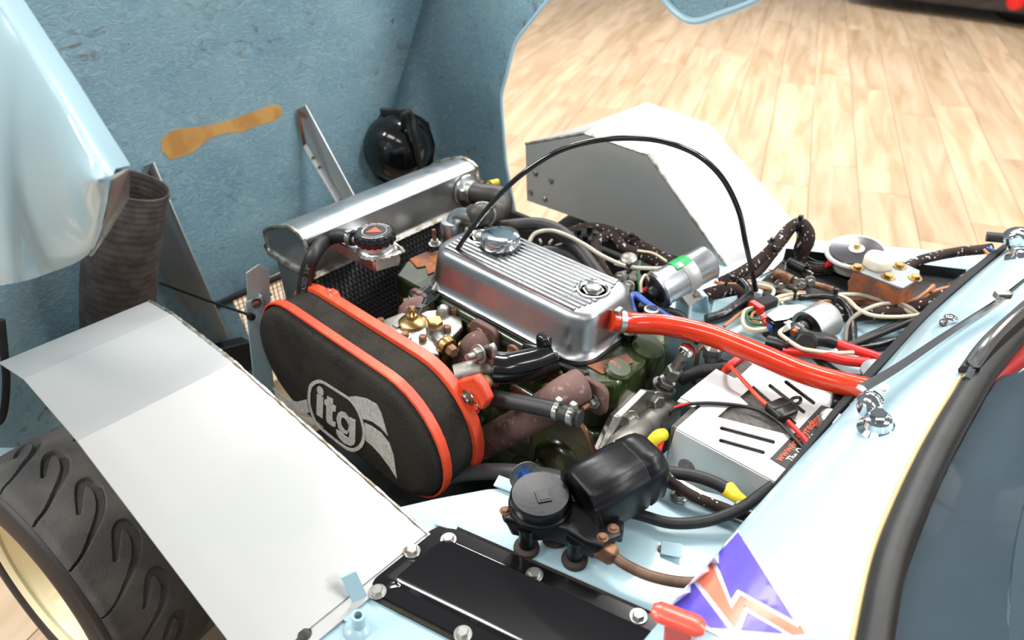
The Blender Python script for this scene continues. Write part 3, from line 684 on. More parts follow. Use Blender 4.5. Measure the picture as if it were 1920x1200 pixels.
# ================================================================ ENGINE
def cath(pts, n=6): return smooth(pts, n)
en = T('engine', 'dark green four cylinder engine block and rusty cylinder head', 'engine', V(.22, .03, .22))
RX0, RX1, RY0, RY1, RZ = -.015, .458, -.080, .150, .722
def rl(x0, x1, y0, y1, r, z, n=8): return [V(x, y, z) for x, y in rrect(x0, x1, y0, y1, r, n)]
# block: stacked outline with core-plug bulges
bl = MB()
bl.loft([rl(-.06, .53, -.10, .15, .02, .60), rl(-.06, .53, -.105, .15, .02, .54), rl(-.06, .53, -.125, .16, .03, .47), rl(-.06, .53, -.13, .16, .03, .40), rl(-.05, .52, -.10, .14, .03, .28)])
bl.obj('block', M_green, en, bev=.006)
for x, z, r, d_ in ((.30, .49, .07, .014), (.44, .46, .075, .018), (.18, .45, .07, .016), (.37, .39, .08, .02)):
    MB().lathe([(r, -.01), (r*.9, d_*.3), (r*.7, d_*.75), (r*.4, d_*.97), (.001, d_)], V(x, -.118, z), (0, -1, .1), 32).obj('water_jacket_bulge', M_green, en)
for x, z in ((.40, .455), (.455, .41)): MB().lathe([(.018, 0), (.016, .006), (.001, .009)], V(x, -.138, z), (0, -1, .1), 20).obj('core_plug', M_green, en)
# cylinder head, with scalloped rear end
hz0, hz1 = .60, .716
hp_ = [(-.135, -.035), (-.10, -.095), (.50, -.098), (.535, -.06), (.535, .02), (.525, .06), (.53, .115), (.50, .165), (-.05, .165), (-.12, .08)]
MB().loft([[V(x, y, hz0) for x, y in hp_], [V(x, y, hz1) for x, y in hp_]]).obj('cylinder_head', M_green, en, bev=.008)
top = [PZ(1100, 686, hz1+.001), PZ(1130, 702, hz1+.001), PZ(1188, 680, hz1+.001), PZ(1175, 664, hz1+.001)]
MB().prism(top, (0, 0, .002)).obj('rust_pad', M_rust, en, bev=.001)
tf = [PZ(*p, hz1+.001) for p in ((768, 487), (798, 474), (826, 476), (828, 506), (802, 516), (798, 500), (782, 503))]
MB().prism(tf, (0, 0, .003)).obj('rust_pad', M_rust, en, bev=.001)
for x, y, r, h in ((.512, -.03, .028, .012), (.512, .07, .034, .014)):
    MB().lathe([(r, -.06), (r, h*.5), (r*.8, h), (.001, h)], V(x, y, hz1), (.25, 0, 1), 24).obj('head_boss', M_green, en)
# thermostat housing with studs
tc_ = PZ(848, 418, .80)
th_ = T('thermostat_housing', 'polished alloy thermostat housing ahead of the rocker cover', 'thermostat housing', V(tc_.x, tc_.y, hz1))
MB().lathe([(.038, 0), (.038, .02), (.030, .03), (.030, .085), (.027, .09), (.001, .091)], V(tc_.x, tc_.y, hz1), (0, 0, 1), 28).obj('body', M_alup, th_)
e0 = V(tc_.x, tc_.y, .80); e1 = PZ(905, 402, .835)
MB().tube([e0+V(0, 0, -.01), e0+V(.01, .015, .015), e1+V(-.01, -.02, -.005), e1], .021, 16).obj('outlet', M_alup, th_)
for p in ((815, 452), (880, 430)):
    q = PZ(*p, hz1+.03); stud(V(q.x, q.y, hz1+.022), (0, 0, 1), .011, M_zinc, M_rustb, th_, .04)
# ---------------- rocker cover
rc = T('rocker_cover', 'polished ribbed aluminium rocker cover on top of the engine', 'rocker cover', V(.22, .035, RZ))
tz = .815
lo = [rl(RX0-.004, RX1+.004, RY0-.004, RY1+.004, .052, RZ), rl(RX0-.004, RX1+.004, RY0-.004, RY1+.004, .052, RZ+.006), rl(RX0+.001, RX1-.001, RY0+.001, RY1-.001, .05, RZ+.009),
      rl(RX0+.004, RX1-.006, RY0+.008, RY1-.01, .05, .745), rl(RX0+.006, RX1-.010, RY0+.018, RY1-.02, .05, .785), rl(RX0+.008, RX1-.014, RY0+.024, RY1-.026, .048, .802),
      rl(RX0+.012, RX1-.018, RY0+.030, RY1-.032, .045, .811), rl(RX0+.020, RX1-.026, RY0+.040, RY1-.042, .04, tz)]
MB().loft(lo).obj('cover', M_alup, rc, sm=50)
MB().loft([rl(RX0-.006, RX1+.006, RY0-.006, RY1+.006, .052, RZ-.006), rl(RX0-.006, RX1+.006, RY0-.006, RY1+.006, .052, RZ)]).obj('gasket', M_rubber, rc)
ribs = MB(); y0, y1 = RY0+.044, RY1-.046; NR = 12
cups = [(.052, .052), (.385, .046)]; capc = PZ(938, 462, tz); cc = V(capc.x, capc.y, tz)
for k in range(NR):
    y = y0+(y1-y0)*k/(NR-1); segs = [(RX0+.03+.03*abs(k-5.5)/6*.4, RX1-.035-.02*abs(k-5.5)/6)]
    for cx, cy_, r in [(c[0], c[1], .037) for c in cups]+[(cc.x, cc.y, .046)]:
        dy_ = abs(y-cy_)
        if dy_ < r:
            hw = math.sqrt(r*r-dy_*dy_); new = []
            for a, b in segs:
                if cx-hw > a+.008: new.append((a, min(b, cx-hw)))
                if cx+hw < b-.008: new.append((max(a, cx+hw), b))
            segs = new
    for a, b in segs:
        ribs.loft([[V(a, y-.0042, tz-.001), V(b, y-.0042, tz-.001), V(b, y+.0042, tz-.001), V(a, y+.0042, tz-.001)], [V(a+.002, y-.003, tz+.0035), V(b-.002, y-.003, tz+.0035), V(b-.002, y+.003, tz+.0035), V(a+.002, y+.003, tz+.0035)]])
ribs.obj('ribs', M_alup, rc, kind='stuff')
for cx, cy_ in cups:
    cp_ = MB().lathe([(.036, 0), (.035, .004), (.031, .0045), (.028, .001), (.026, -.0005), (.001, -.0006)], V(cx, cy_, tz), (0, 0, 1), 36).obj('bolt_cup', M_alup, rc)
    MB().lathe([(.023, 0), (.023, .0015), (.018, .002), (.018, .009), (.015, .011), (.001, .011)], V(cx, cy_, tz), (0, 0, 1), 6).obj('cover_bolt', M_zinc, rc)
MB().lathe([(.047, .001), (.047, .004), (.044, .005)], cc, (0, 0, 1), 40).obj('cap_seal', M_rubber, rc)
MB().lathe([(.043, .004), (.045, .007), (.045, .026), (.043, .030), (.036, .033), (.018, .0345), (.001, .035)], cc, (0, 0, 1), 48).obj('filler_cap', M_chrome, rc)
# ---------------- breather hose in red silicone
b0 = PX(1146, 601, .456)
rh = T('breather_hose', 'thick glossy red silicone hose from the rocker cover to the bulkhead', 'hose', b0)
hpts = [b0, PZ(1190, 606, .775), PZ(1250, 610, .775), PZ(1330, 628, .772), PZ(1420, 663, .768), PZ(1510, 700, .76), PZ(1600, 724, .75), PZ(1660, 735, .74)]
MB().tube(hpts, .0215, 24, res=10).obj('hose', M_red, rh)
cdir = (hpts[1]-hpts[0]).normalized()
cp0 = b0+cdir*.014
MB().lathe([(.0225, 0), (.0238, .001), (.0238, .012), (.0225, .013)], cp0, cdir, 28).obj('clamp', M_alu, rh)
MB().box(cp0+cdir*.006+V(-.004, -.004, .026), (.012, .02, .012)).obj('clamp_screw', M_zinc, rh, bev=.003)

# ---------------- exhaust manifold
ex = T('exhaust_manifold', 'rusty brown exhaust manifold sweeping down the near side of the engine', 'exhaust manifold', V(.3, -.15, .45))
for px, w_ in (((1098, 735), .05), ((908, 632), .04), ((790, 572), .04)):
    c = PY(*px, -.108); pr = [(c.x+x, c.z+z) for x, z in rrect(-w_, w_, -.038, .034, .02, 4)]
    MB().prism([V(x, -.098, z) for x, z in pr], (0, -.014, 0)).obj('flange', M_exh, ex, bev=.003)
p0 = PY(1090, 722, -.115); 
MB().tube([p0, p0+V(-.01, -.035, -.004), PY(1035, 755, -.165), PY(975, 795, -.18), PY(905, 832, -.185), PY(850, 870, -.18)], .034, 20, res=10).obj('pipe', M_exh, ex)
p0 = PY(905, 640, -.115)
MB().tube([p0, p0+V(0, -.03, 0), p0+V(-.02, -.045, -.06), p0+V(-.05, -.04, -.16)], .028, 18).obj('pipe', M_exh, ex)
p0 = PY(792, 575, -.115)
MB().tube([p0, p0+V(0, -.035, 0), p0+V(.01, -.05, -.05), p0+V(.03, -.05, -.16)], .028, 18).obj('pipe', M_exh, ex)
for p in ((1112, 752), (1040, 712), (962, 662), (770, 568)):
    q = PY(*p, -.114); stud(q, (0, -1, .05), .011, M_zinc if p[0] > 1100 or p[0] < 800 else M_rustb, M_rustb, ex, .032)
for p in ((1046, 703), (965, 660), (902, 628)): 
    q = PY(*p, -.113); MB().lathe([(.018, 0), (.019, .003), (.017, .006), (.006, .006)], q, (0, -1, 0), 20).obj('washer', M_rustb, ex)

# ---------------- black inlet manifold
im = T('inlet_manifold', 'glossy black inlet manifold between carburettor and engine', 'inlet manifold', V(.25, -.14, .62))
q0, q1 = PY(1035, 660, -.112), PY(925, 690, -.205)
MB().tube([PY(1040, 668, -.108), PY(1010, 680, -.135), PY(960, 690, -.175), q1+V(-.005, .0, 0)], .032, 18).obj('runner', M_blackg, im)
MB().prism([PY(p[0], p[1], -.102) for p in ((985, 640), (1050, 660), (1052, 700), (985, 690))], (0, -.014, 0)).obj('flange', M_blackg, im, bev=.006)
MB().box(PY(1020, 640, -.118), (.03, .02, .03)).obj('lug', M_blackg, im, bev=.006)
MB().tube([PY(800, 560, -.095), PY(940, 640, -.095), PY(1100, 705, -.1)], .008, 8).obj('heat_shield_edge', M_black, im)

# ---------------- carburettor
ca = T('carburettor', 'twin choke alloy carburettor with brass unions behind the air filter', 'carburettor', V(.15, -.2, .58))
CZ = .705
ctop = [(703, 605), (755, 585), (775, 592), (800, 582), (838, 578), (866, 598), (868, 612), (846, 632), (838, 628), (828, 640), (822, 664), (805, 662), (787, 658), (767, 643), (735, 625)]
tp = [PZ(*p, CZ) for p in ctop]
MB().prism(tp, (0, 0, -.014)).obj('top_cover', M_cast, ca, bev=.003)
cc_ = sum(tp, Vector())/len(tp)
MB().loft([[cc_+(p-cc_)*.93+V(0, 0, -.014) for p in tp], [cc_+(p-cc_)*.9+V(0, 0, -.05) for p in tp], [cc_+(p-cc_)*.8+V(0, 0, -.10) for p in tp]]).obj('body', M_cast, ca, bev=.004)
j = PZ(774, 606, CZ)
MB().lathe([(.030, 0), (.031, .006), (.027, .010), (.018, .012), (.012, .014), (.010, .022), (.001, .023)], j, (0, 0, 1), 32).obj('jet_cover', M_brass, ca)
MB().tube([j+V(-.006, 0, .02), j+V(-.007, 0, .034), j+V(0, 0, .040), j+V(.007, 0, .034), j+V(.006, 0, .02)], .003, 8).obj('wing_nut', M_brass, ca)
f = PZ(817, 620, CZ)
MB().lathe([(.021, -.03), (.021, .012), (.019, .016)], f, (0, 0, 1), 28).obj('filter_housing', M_cast, ca)
MB().lathe([(.018, .014), (.018, .027), (.015, .030)], f, (0, 0, 1), 6).obj('brass_plug', M_brass, ca)
u0 = PZ(824, 638, CZ+.002); u1 = PZ(852, 662, CZ+.0); ud = (u1-u0).normalized()
MB().tube([f+V(0, 0, -.008), u0, u0.lerp(u1, .5)], .014, 16).obj('inlet_boss', M_cast, ca)
MB().lathe([(.015, 0), (.0215, .006), (.023, .014), (.019, .024)], u0+ud*.012, ud, 24).obj('banjo', M_brass, ca)
MB().lathe([(.0135, 0), (.0135, .014), (.011, .017)], u0+ud*.038, ud, 6).obj('banjo_bolt', M_rustb, ca)
MB().tube([u0+ud*.022+V(0, 0, -.012), u0+ud*.022+V(-.004, -.01, -.05), u0+ud*.02+V(-.01, -.02, -.09)], .0085, 12).obj('fuel_tail', M_brass, ca)
for p in ((714, 606), (773, 583), (852, 587), (839, 620), (793, 638), (760, 632)):
    q = PZ(*p, CZ); MB().lathe([(.0085, 0), (.0085, .010), (.007, .012), (.001, .012)], q, (0, 0, 1), 14).obj('cover_screw', M_rustb, ca)
c = PZ(830, 588, CZ); MB().lathe([(.016, 0), (.015, .012), (.009, .02), (.001, .022)], c, (.2, .2, 1), 18).obj('casting_dome', M_cast, ca)
MB().prism([PZ(*p, CZ+.0005) for p in ((735, 610), (750, 603), (760, 608), (745, 616))], (0, 0, .003)).obj('raised_pad', M_cast, ca)
MB().prism([PZ(*p, CZ+.0005) for p in ((728, 622), (735, 618), (772, 634), (765, 639))], (0, 0, .003)).obj('raised_pad', M_cast, ca)
# throttle side: spindle, flange, springs
fl_c = PY(918, 668, -.20)
pr = [PY(p[0], p[1], -.195) for p in ((893, 668), (912, 646), (928, 640), (934, 652), (936, 700), (928, 725), (918, 728), (905, 705))]
MB().prism(pr, (0, -.014, 0)).obj('throttle_flange', M_cast, ca, bev=.004)
MB().tube([PY(918, 692, -.20), PY(890, 696, -.225), PY(855, 706, -.255)], .024, 18).obj('choke_barrel', M_cast, ca)
q = PY(898, 664, -.215); bolt(q, (0, -1, .25), .014, M_zinc, ca, h=.014); MB().cyl(q, q+V(-.002, -.03, .008), .0075, .007, 12).obj('stud', M_zinc, ca)
q = PY(914, 710, -.225); MB().lathe([(.010, 0), (.014, .006), (.014, .014), (.010, .022), (.006, .03)], q, (.5, -1, 0), 20).obj('spindle_end', M_rustb, ca)
q = PY(926, 716, -.215); bolt(q, (0, -1, .1), .009, M_rustb, ca)
q = PY(903, 706, -.225); MB().tube([q, q+V(-.02, -.01, .008), q+V(-.03, -.012, .02)], .005, 8).obj('lever', M_zinc, ca)
for p in ((893, 636), (876, 607), (881, 620)):
    q = PZ(*p, .68); MB().tube([q, q+V(.006, -.004, .02)], .007, 10, rad=lambda t, i: .006+.0016*(i % 2)).obj('idle_screw', M_brass if p[0] == 881 else M_zinc, ca)
q = PZ(868, 648, .69); MB().lathe([(.010, 0), (.010, .006), (.006, .009)], q, (.3, -.3, 1), 14).obj('pump_jet', M_brass, ca)
q = PZ(880, 655, .69); MB().lathe([(.007, 0), (.007, .012), (.004, .014)], q, (.3, -.3, 1), 12).obj('screw', M_rustb, ca)
for k, p in enumerate(((900, 600), (886, 598), (858, 605))):
    q = PZ(*p, .69); bolt(q, (.3, -.8, .3), .007, M_rustb, ca)
# throttle cable bracket on head
br = T('cable_bracket', 'black cable bracket disc at the front corner of the rocker cover', 'bracket', PZ(800, 553, .715))
MB().lathe([(.034, 0), (.036, .002), (.034, .004), (.001, .005)], PZ(800, 555, .715), (-.1, -.2, 1), 28).obj('disc', M_blackg, br)
MB().prism([PZ(780, 545, .712), PZ(770, 575, .712), PZ(790, 580, .712), PZ(822, 562, .712)], (0, 0, .003)).obj('foot', M_black, br, bev=.001)
bolt(PZ(768, 567, .70), (-.6, -1, .1), .011, M_zinc, br, h=.014)

# ---------------- air filter
FY0, FY1 = -.395, -.268
fcx0, fcx1, fz0, fz1 = -.268, .368, .452, .748
def stad(y, m, n=16, x0=fcx0, x1=fcx1, z0=fz0, z1=fz1):
    r = (z1-z0)/2-m; xa, xc = x0+(z1-z0)/2, x1-(z1-z0)/2; zc = (z0+z1)/2; out = []
    for k in range(n+1): a = -pi/2+pi*k/n; out.append(V(xc+r*cos(a), y, zc+r*sin(a)))
    for k in range(n+1): a = pi/2+pi*k/n; out.append(V(xa+r*cos(a), y, zc+r*sin(a)))
    return out
af = T('air_filter', 'oval dark foam air filter with orange bands and a silver logo', 'air filter', V(.05, -.33, fz0))
MB().loft([stad(FY1-.012, .004), stad(-.365, .004), stad(-.380, .008), stad(-.390, .017), stad(FY0, .032)]).obj('foam', M_foam, af, sm=60)
for ya, yb, m0 in ((-.372, -.352, -.002),):
    MB().loft([stad(ya, .001), stad(ya+.002, m0), stad(yb-.002, m0), stad(yb, .001)], False, False).obj('band', M_orange, af, sm=50, solid=.003)
MB().loft([stad(FY1-.024, .0), stad(FY1-.022, -.006), stad(FY1, -.006), stad(FY1+.004, .004)]).obj('backplate', M_orange, af, bev=.0015, sm=50)
MB().loft([stad(FY1+.004, .012), stad(FY1+.009, .012)]).obj('mounting_plate', M_cast, af, bev=.001)  # unseen plate added to keep the orange back from reflecting in the rocker cover
# lugs with spring clips
def lug(pxs, y, scr, ring):
    pts = [PY(*p, y) for p in pxs]
    l = MB().prism(pts, (0, .020, 0)).obj('lug', M_orange, af, bev=.004)
    q = PY(*scr, y-.001); u, w_ = basis((0, -1, 0))
    MB().lathe([(.017, -.002), (.016, -.006), (.011, -.0065)], q+V(0, -.004, 0), (0, -1, 0), 24).obj('recess', M_rustb, l)
    MB().lathe([(.010, 0), (.010, .006), (.007, .009), (.001, .009)], q, (0, -1, 0), 18).obj('screw', M_chrome, l)
    MB().box(q+V(0, -.0095, 0), (.016, .001, .0024), Matrix.Rotation(.7, 3, 'Y')).obj('screw_slot', M_dark, l)
    rr = PY(*ring, y-.004); rp_ = [rr+V(.022*cos(a), -.004*sin(a*2), .025*sin(a)) for a in [2*pi*k/28 for k in range(29)]]
    MB().tube(rp_, .0018, 8, res=1).obj('spring_ring', M_chrome, l)
lug([(584, 562), (592, 549), (612, 546), (622, 552), (632, 575), (645, 590), (625, 596), (600, 590), (590, 580)], FY1-.004, (598, 568), (596, 572))
lug([(855, 716), (872, 712), (888, 707), (902, 725), (914, 752), (906, 768), (890, 772), (880, 780), (868, 758)], FY1-.004, (876, 745), (882, 755))
for p in ((615, 549),): 
    rr = PY(*p, FY1-.01); MB().tube([rr+V(.008*cos(a), .004*sin(a), .010*sin(a)) for a in [2*pi*k/16 for k in range(17)]], .0016, 6, res=1).obj('spring_loop', M_chrome, af)
# printed logo on the foam face
LY = FY0-.0004
def zl(l): return [PY(500+x/5.454, 690+y/5.454, LY) for x, y in l]
def pr2(pts, name, mt=M_silver): MB().prism(pts, (0, -.0012, 0)).obj(name, mt, af, sm=0)
rc_ = zl([(425, 240), (445, 165), (500, 124), (560, 124), (640, 168), (760, 245), (860, 312), (930, 400), (980, 510), (1010, 630), (1010, 730), (975, 812), (910, 852), (850, 845), (780, 805), (620, 680), (510, 580), (450, 450), (425, 340)])
rs_ = smooth(rc_+[rc_[0]], 4)[:-1]; ce = sum(rc_, Vector())/len(rc_); n_ = len(rs_)
MB().add([p+V(0, -.0008, 0) for p in rs_]+[ce+(p-ce)*.905+V(0, -.0008, 0) for p in rs_], [(i, (i+1) % n_, (i+1) % n_+n_, i+n_) for i in range(n_)]).obj('logo_ring', M_silver, af, solid=.001, sm=0)
pr2(zl([(62, 200), (130, 255), (220, 320), (310, 345), (412, 322), (425, 400), (440, 455), (370, 460), (290, 435), (220, 390), (140, 310)]), 'logo_wing')
pr2(zl([(318, 480), (390, 502), (465, 508), (500, 582), (440, 565), (370, 520)]), 'logo_wing')
pr2(zl([(850, 292), (920, 288), (1020, 310), (1130, 370), (1180, 470), (1243, 690), (1170, 610), (1090, 550), (985, 515), (950, 430), (905, 350)]), 'logo_wing')
pr2(zl([(1004, 560), (1070, 590), (1170, 660), (1260, 770), (1300, 890), (1335, 1130), (1260, 1010), (1170, 890), (1090, 800), (1018, 740), (1016, 660)]), 'logo_wing')
li = MB().prism(zl([(518, 265), (582, 305), (575, 515), (512, 470)]), (0, -.0012, 0))
li.prism(zl([(552+33*cos(a)+8*sin(a), 235+50*sin(a)+12*cos(a)) for a in [2*pi*k/16 for k in range(16)]]), (0, -.0012, 0)); li.obj('logo_letter', M_silver, af, sm=0)
pr2(zl([(622, 285), (683, 320), (682, 372), (712, 395), (708, 445), (678, 440), (676, 530), (685, 548), (708, 555), (705, 603), (660, 585), (625, 555), (612, 520), (614, 385), (592, 362), (596, 320), (620, 322)]), 'logo_letter')
go = zl([(716, 510), (735, 455), (770, 438), (815, 455), (845, 500), (853, 570), (849, 640), (825, 676), (785, 662), (738, 615)]); gi = zl([(765, 535), (775, 506), (797, 507), (825, 540), (842, 580), (841, 622), (826, 640), (805, 630), (785, 605), (768, 572)])
lg = MB(); n_ = len(go); lg.add([p+V(0, -.0012, 0) for p in go+gi], [(i, (i+1) % n_, (i+1) % n_+n_, i+n_) for i in range(n_)])
lg.prism(zl([(849, 500), (912, 533), (908, 755), (893, 785), (860, 795), (835, 715), (849, 690)]), (0, -.0012, 0)); lg.prism(zl([(715, 628), (760, 650), (800, 690), (837, 715), (862, 795), (800, 770), (745, 715), (720, 670)]), (0, -.0012, 0))
lg.obj('logo_letter', M_silver, af, sm=0)
# ================================================================ RADIATOR
def tube_text(path, r, body, size, s0, mt, parent, name='print', flip=False):
    P = smooth(path, 12); L = [0]
    for a, b in zip(P, P[1:]): L.append(L[-1]+(b-a).length)
    tot = L[-1]
    def at(s):
        s = max(0, min(tot-1e-5, s)); i = max(k for k in range(len(L)-1) if L[k] <= s); t = (s-L[i])/(L[i+1]-L[i]); return P[i].lerp(P[i+1], t), (P[i+1]-P[i]).normalized()
    def fn(v):
        p, t = at(s0-v.x if flip else s0+v.x); n = (CAM-p); n = (n-t*n.dot(t)).normalized(); sd = n.cross(t if not flip else -t)
        ph = v.y/r; return p+(n*cos(ph)+sd*sin(ph))*(r+.0004+v.z*.2)
    text_mb(body, size, None, .0004, align='LEFT', fn=fn).obj(name, mt, parent, sm=0)
M_print = mat('white_print', (214, 214, 212), .6)
M_gprint = mat('grey_print', (120, 120, 120), .6)
ra = T('radiator', 'welded aluminium radiator with dark finned core behind the engine', 'radiator', V(-.28, .01, .30))
RLy, RRy = -.255, .285
def rs(y, k=0): return [V(-.200, y, .842), V(-.225, y, .852), V(-.275, y, .850), V(-.378, y, .805), V(-.385, y, .77), V(-.385, y, .742), V(-.200, y, .742)]
MB().loft([rs(RLy), rs(RRy)]).obj('top_tank', M_alu, ra, bev=.003, bseg=2)
for y in (RLy-.001, RRy+.001): MB().tube(rs(y)+[rs(y)[0]], .005, 6, res=6, rad=lambda t, i: .0042+.0016*(i % 2)).obj('weld_bead', M_weld, ra)
MB().tube([V(-.197, RLy, .742), V(-.197, RRy, .742)], .007, 6, res=70, rad=lambda t, i: .0055+.002*(i % 2)).obj('weld_bead', M_weld, ra)
MB().tube([V(-.385, RLy-.003, .74), V(-.197, RLy-.003, .74)], .007, 6, res=30, rad=lambda t, i: .0055+.002*(i % 2)).obj('weld_bead', M_weld, ra)
MB().box((-.29, .015, .54), (.13, .51, .40)).obj('core', M_dark, ra)
fn_ = MB(); k = 0; y = RLy+.02
while y < RRy-.01:
    for j in range(26):
        z = .735-j*.0155
        fn_.add([V(-.224, y, z), V(-.224, y+.0075, z), V(-.219, y+.0075, z-.011), V(-.219, y, z-.011)], [(0, 1, 2, 3)])
    y += .0125
fn_.obj('cooling_fins', M_core, ra, kind='stuff', sm=0)
tb_ = MB(); y = RLy+.0165
while y < RRy-.01: tb_.box((-.222, y, .54), (.006, .0035, .40)); y += .0125
tb_.obj('core_tubes', mat('core_tube', (104, 105, 110), .4, .8), ra, kind='stuff', sm=0)
MB().box((-.29, RLy+.004, .54), (.14, .006, .40)).obj('side_plate', M_alu, ra, bev=.001)
MB().box((-.225, RLy-.004, .54), (.006, .022, .40)).obj('side_flange', M_alu, ra, bev=.001)
MB().box((-.29, RRy-.004, .54), (.14, .006, .40)).obj('side_plate', M_alu, ra, bev=.001)
MB().lathe([(.006, 0), (.006, .001)], PY(508, 551, RLy), (0, -1, 0), 16).obj('green_sticker', M_greenlab, ra)
sp_ = [PX(462, 512, -.36), PX(487, 495, -.36), PX(505, 508, -.34), PX(510, 640, -.34), PX(470, 640, -.36)]
MB().prism(sp_, (-.004, 0, 0)).obj('mounting_plate', M_sheet, ra, bev=.001)
# filler arm
at_ = [PZ(598, 436, .805), PZ(612, 424, .805), PZ(655, 406, .805), PZ(748, 462, .805), PZ(746, 474, .805), PZ(700, 488, .805)]
MB().prism(at_, (0, 0, -.034)).obj('filler_arm', M_alu, ra, bev=.004)
MB().tube([p+V(0, 0, -.001) for p in at_], .004, 6, res=8, rad=lambda t, i: .003+.0016*(i % 2)).obj('weld_bead', M_weld, ra)
fc = PZ(707, 470, .805)
nk = MB().lathe([(.046, 0), (.040, .006), (.034, .010), (.034, .026)], fc, (0, 0, 1), 36).obj('filler_neck', M_alu, ra)
MB().tube([fc+V(.043*cos(a), .043*sin(a), .003) for a in [2*pi*k/40 for k in range(41)]], .004, 6, res=1, rad=lambda t, i: .0035+.0015*(i % 2)).obj('weld_bead', M_weld, ra)
sp0 = PZ(690, 455, .828); sp1 = PZ(655, 447, .83)
MB().tube([sp0, sp1], .010, 12, res=2).obj('overflow_spigot', M_alu, ra)
# pressure cap
c0 = fc+V(0, 0, .026); pts = []
for h, r in ((0, .044), (.004, .046), (.018, .046), (.023, .043)):
    pts.append([c0+V((r*(1+.035*cos(18*a)))*cos(a), (r*(1+.035*cos(18*a)))*sin(a), h) for a in [2*pi*k/144 for k in range(144)]])
pcap = MB().loft(pts).obj('pressure_cap', M_blackg, ra, sm=50, label='black ribbed pressure cap with orange warning triangle')
MB().lathe([(.040, .0225), (.039, .0245), (.001, .0248)], c0, (0, 0, 1), 48).obj('cap_disc', M_black, pcap)
t0 = c0+V(0, 0, .0252)
ta = math.atan2(-.62, .78)
ux = V(cos(.78), sin(.78), 0); uy = V(-sin(.78), cos(.78), 0)    # reads towards the camera
MB().prism([t0+ux*-.018+uy*-.008, t0+ux*.018+uy*-.008, t0+uy*.018], (0, 0, .0006)).obj('warning_triangle', M_orange, pcap)
def arc_text(body, rad, size, a0, sgn, name):
    def fn(v):
        a = a0 - sgn*v.x/rad; rr = rad+sgn*v.y
        return t0+ux*(rr*cos(a))+uy*(rr*sin(a))+V(0, 0, .0002+v.z)
    text_mb(body, size, None, .0003, fn=fn).obj(name, M_print, pcap, sm=0)
arc_text('NEVER OPEN WHEN HOT', .034, .0062, pi/2, 1, 'cap_print'); arc_text('WARNING', .0262, .006, pi/2+1.35, 1, 'cap_print'); arc_text('COOLING SYSTEM', .036, .0062, -pi/2, -1, 'cap_print')
MB().lathe([(.0285, 0), (.0285, .0004), (.0277, .0004), (.0277, 0)], t0, (0, 0, 1), 48, cap=False).obj('print_ring', M_print, pcap)
# overflow hose
op = [sp1+V(.012, .006, 0), PZ(640, 442, .828), PZ(612, 450, .815), PX(588, 478, -.17), PX(573, 520, -.18), PX(568, 570, -.185), PX(565, 640, -.19), PX(565, 720, -.19)]
oh = T('overflow_hose', 'black rubber overflow hose curving down beside the radiator core', 'hose', op[-1])
MB().tube(op, .0165, 16, res=12).obj('hose', M_rubber, oh)
tube_text(op, .0165, 'SUITABLE FOR UNLEADED  3/8"', .014, .37, M_gprint, oh, flip=True)
q = PZ(660, 446, .83); dq = (sp1-sp0).normalized()
MB().lathe([(.0185, 0), (.0195, .001), (.0195, .011), (.0185, .012)], q+dq*-.002, dq, 24).obj('clip', M_zinc, oh)
MB().box(q+V(.002, -.008, .02), (.012, .016, .008)).obj('clip_screw', M_zinc, oh, bev=.002)
# outlet and top hose
oc = PX(874, 357, -.198); od = V(.9, .25, -.15).normalized()
MB().lathe([(.044, 0), (.042, .006), (.032, .010), (.028, .012), (.028, .03)], oc, (1, 0, 0), 32).obj('outlet', M_alu, ra)
tp_ = [oc+V(.008, 0, 0), oc+V(.05, .012, .0), PX(935, 368, -.11), PX(941, 385, -.085), PX(925, 402, -.07), e1+V(0, 0, .0), e1.lerp(e0, .3)]
hh = T('top_hose', 'curved black rubber hose from radiator outlet to thermostat housing', 'hose', tp_[2])
MB().tube(tp_, .0285, 22, res=10).obj('hose', mat('hose_rubber', (44, 41, 40), .5, 0, c2=(58, 54, 52), sc=12), hh)
MB().lathe([(.0300, 0), (.0315, .001), (.0315, .014), (.030, .015)], oc+V(.014, .002, 0), (1, .1, 0), 30).obj('clamp', M_zinc, hh)
MB().box(oc+V(.022, -.034, .006), (.014, .014, .030)).obj('clamp_screw', M_zinc, hh, bev=.003)
dd = (tp_[-2]-tp_[-3]).normalized(); MB().lathe([(.0300, 0), (.0315, .001), (.0315, .014), (.030, .015)], tp_[-2]-dd*.016, dd, 30).obj('clamp', M_zinc, hh)
MB().box(tp_[-2]-dd*.008+V(.02, .01, .026), (.016, .016, .012)).obj('clamp_screw', M_zinc, hh, bev=.003)
# brass tap with yellow cap behind the hose
bt = T('brass_terminal', 'brass terminal with a yellow sleeve behind the top hose', 'terminal', PX(905, 348, -.2))
MB().prism([PX(896, 345, -.2), PX(908, 340, -.2), PX(916, 347, -.2), PX(906, 350, -.2)], (-.012, 0, 0)).obj('tag', M_copper, bt, bev=.001)
MB().cyl(PX(910, 348, -.205), PX(926, 343, -.205), .006).obj('stem', M_copper, bt)
MB().cyl(PX(918, 345, -.205), PX(933, 341, -.205), .010, .009).obj('sleeve', M_yellow, bt)
# blue bracket post ahead of the filter
bp = T('radiator_bracket', 'pale blue steel bracket post beside the radiator', 'bracket', PX(490, 720, -.33))
b = [PX(459, 566, -.34), PX(489, 555, -.34), PX(503, 640, -.34), PX(515, 760, -.34), PX(480, 760, -.34)]
MB().prism(b, (.004, 0, 0)).obj('face', M_bay, bp, bev=.001)
MB().prism([b[1], b[2], b[3], b[3]+V(-.05, 0, 0), b[2]+V(-.05, 0, 0), b[1]+V(-.03, 0, 0)], (0, .004, 0)).obj('return', M_bay, bp, bev=.001)
bolt(PX(480, 568, -.335), (1, -.3, 0), .009, M_rustb, bp, h=.012)
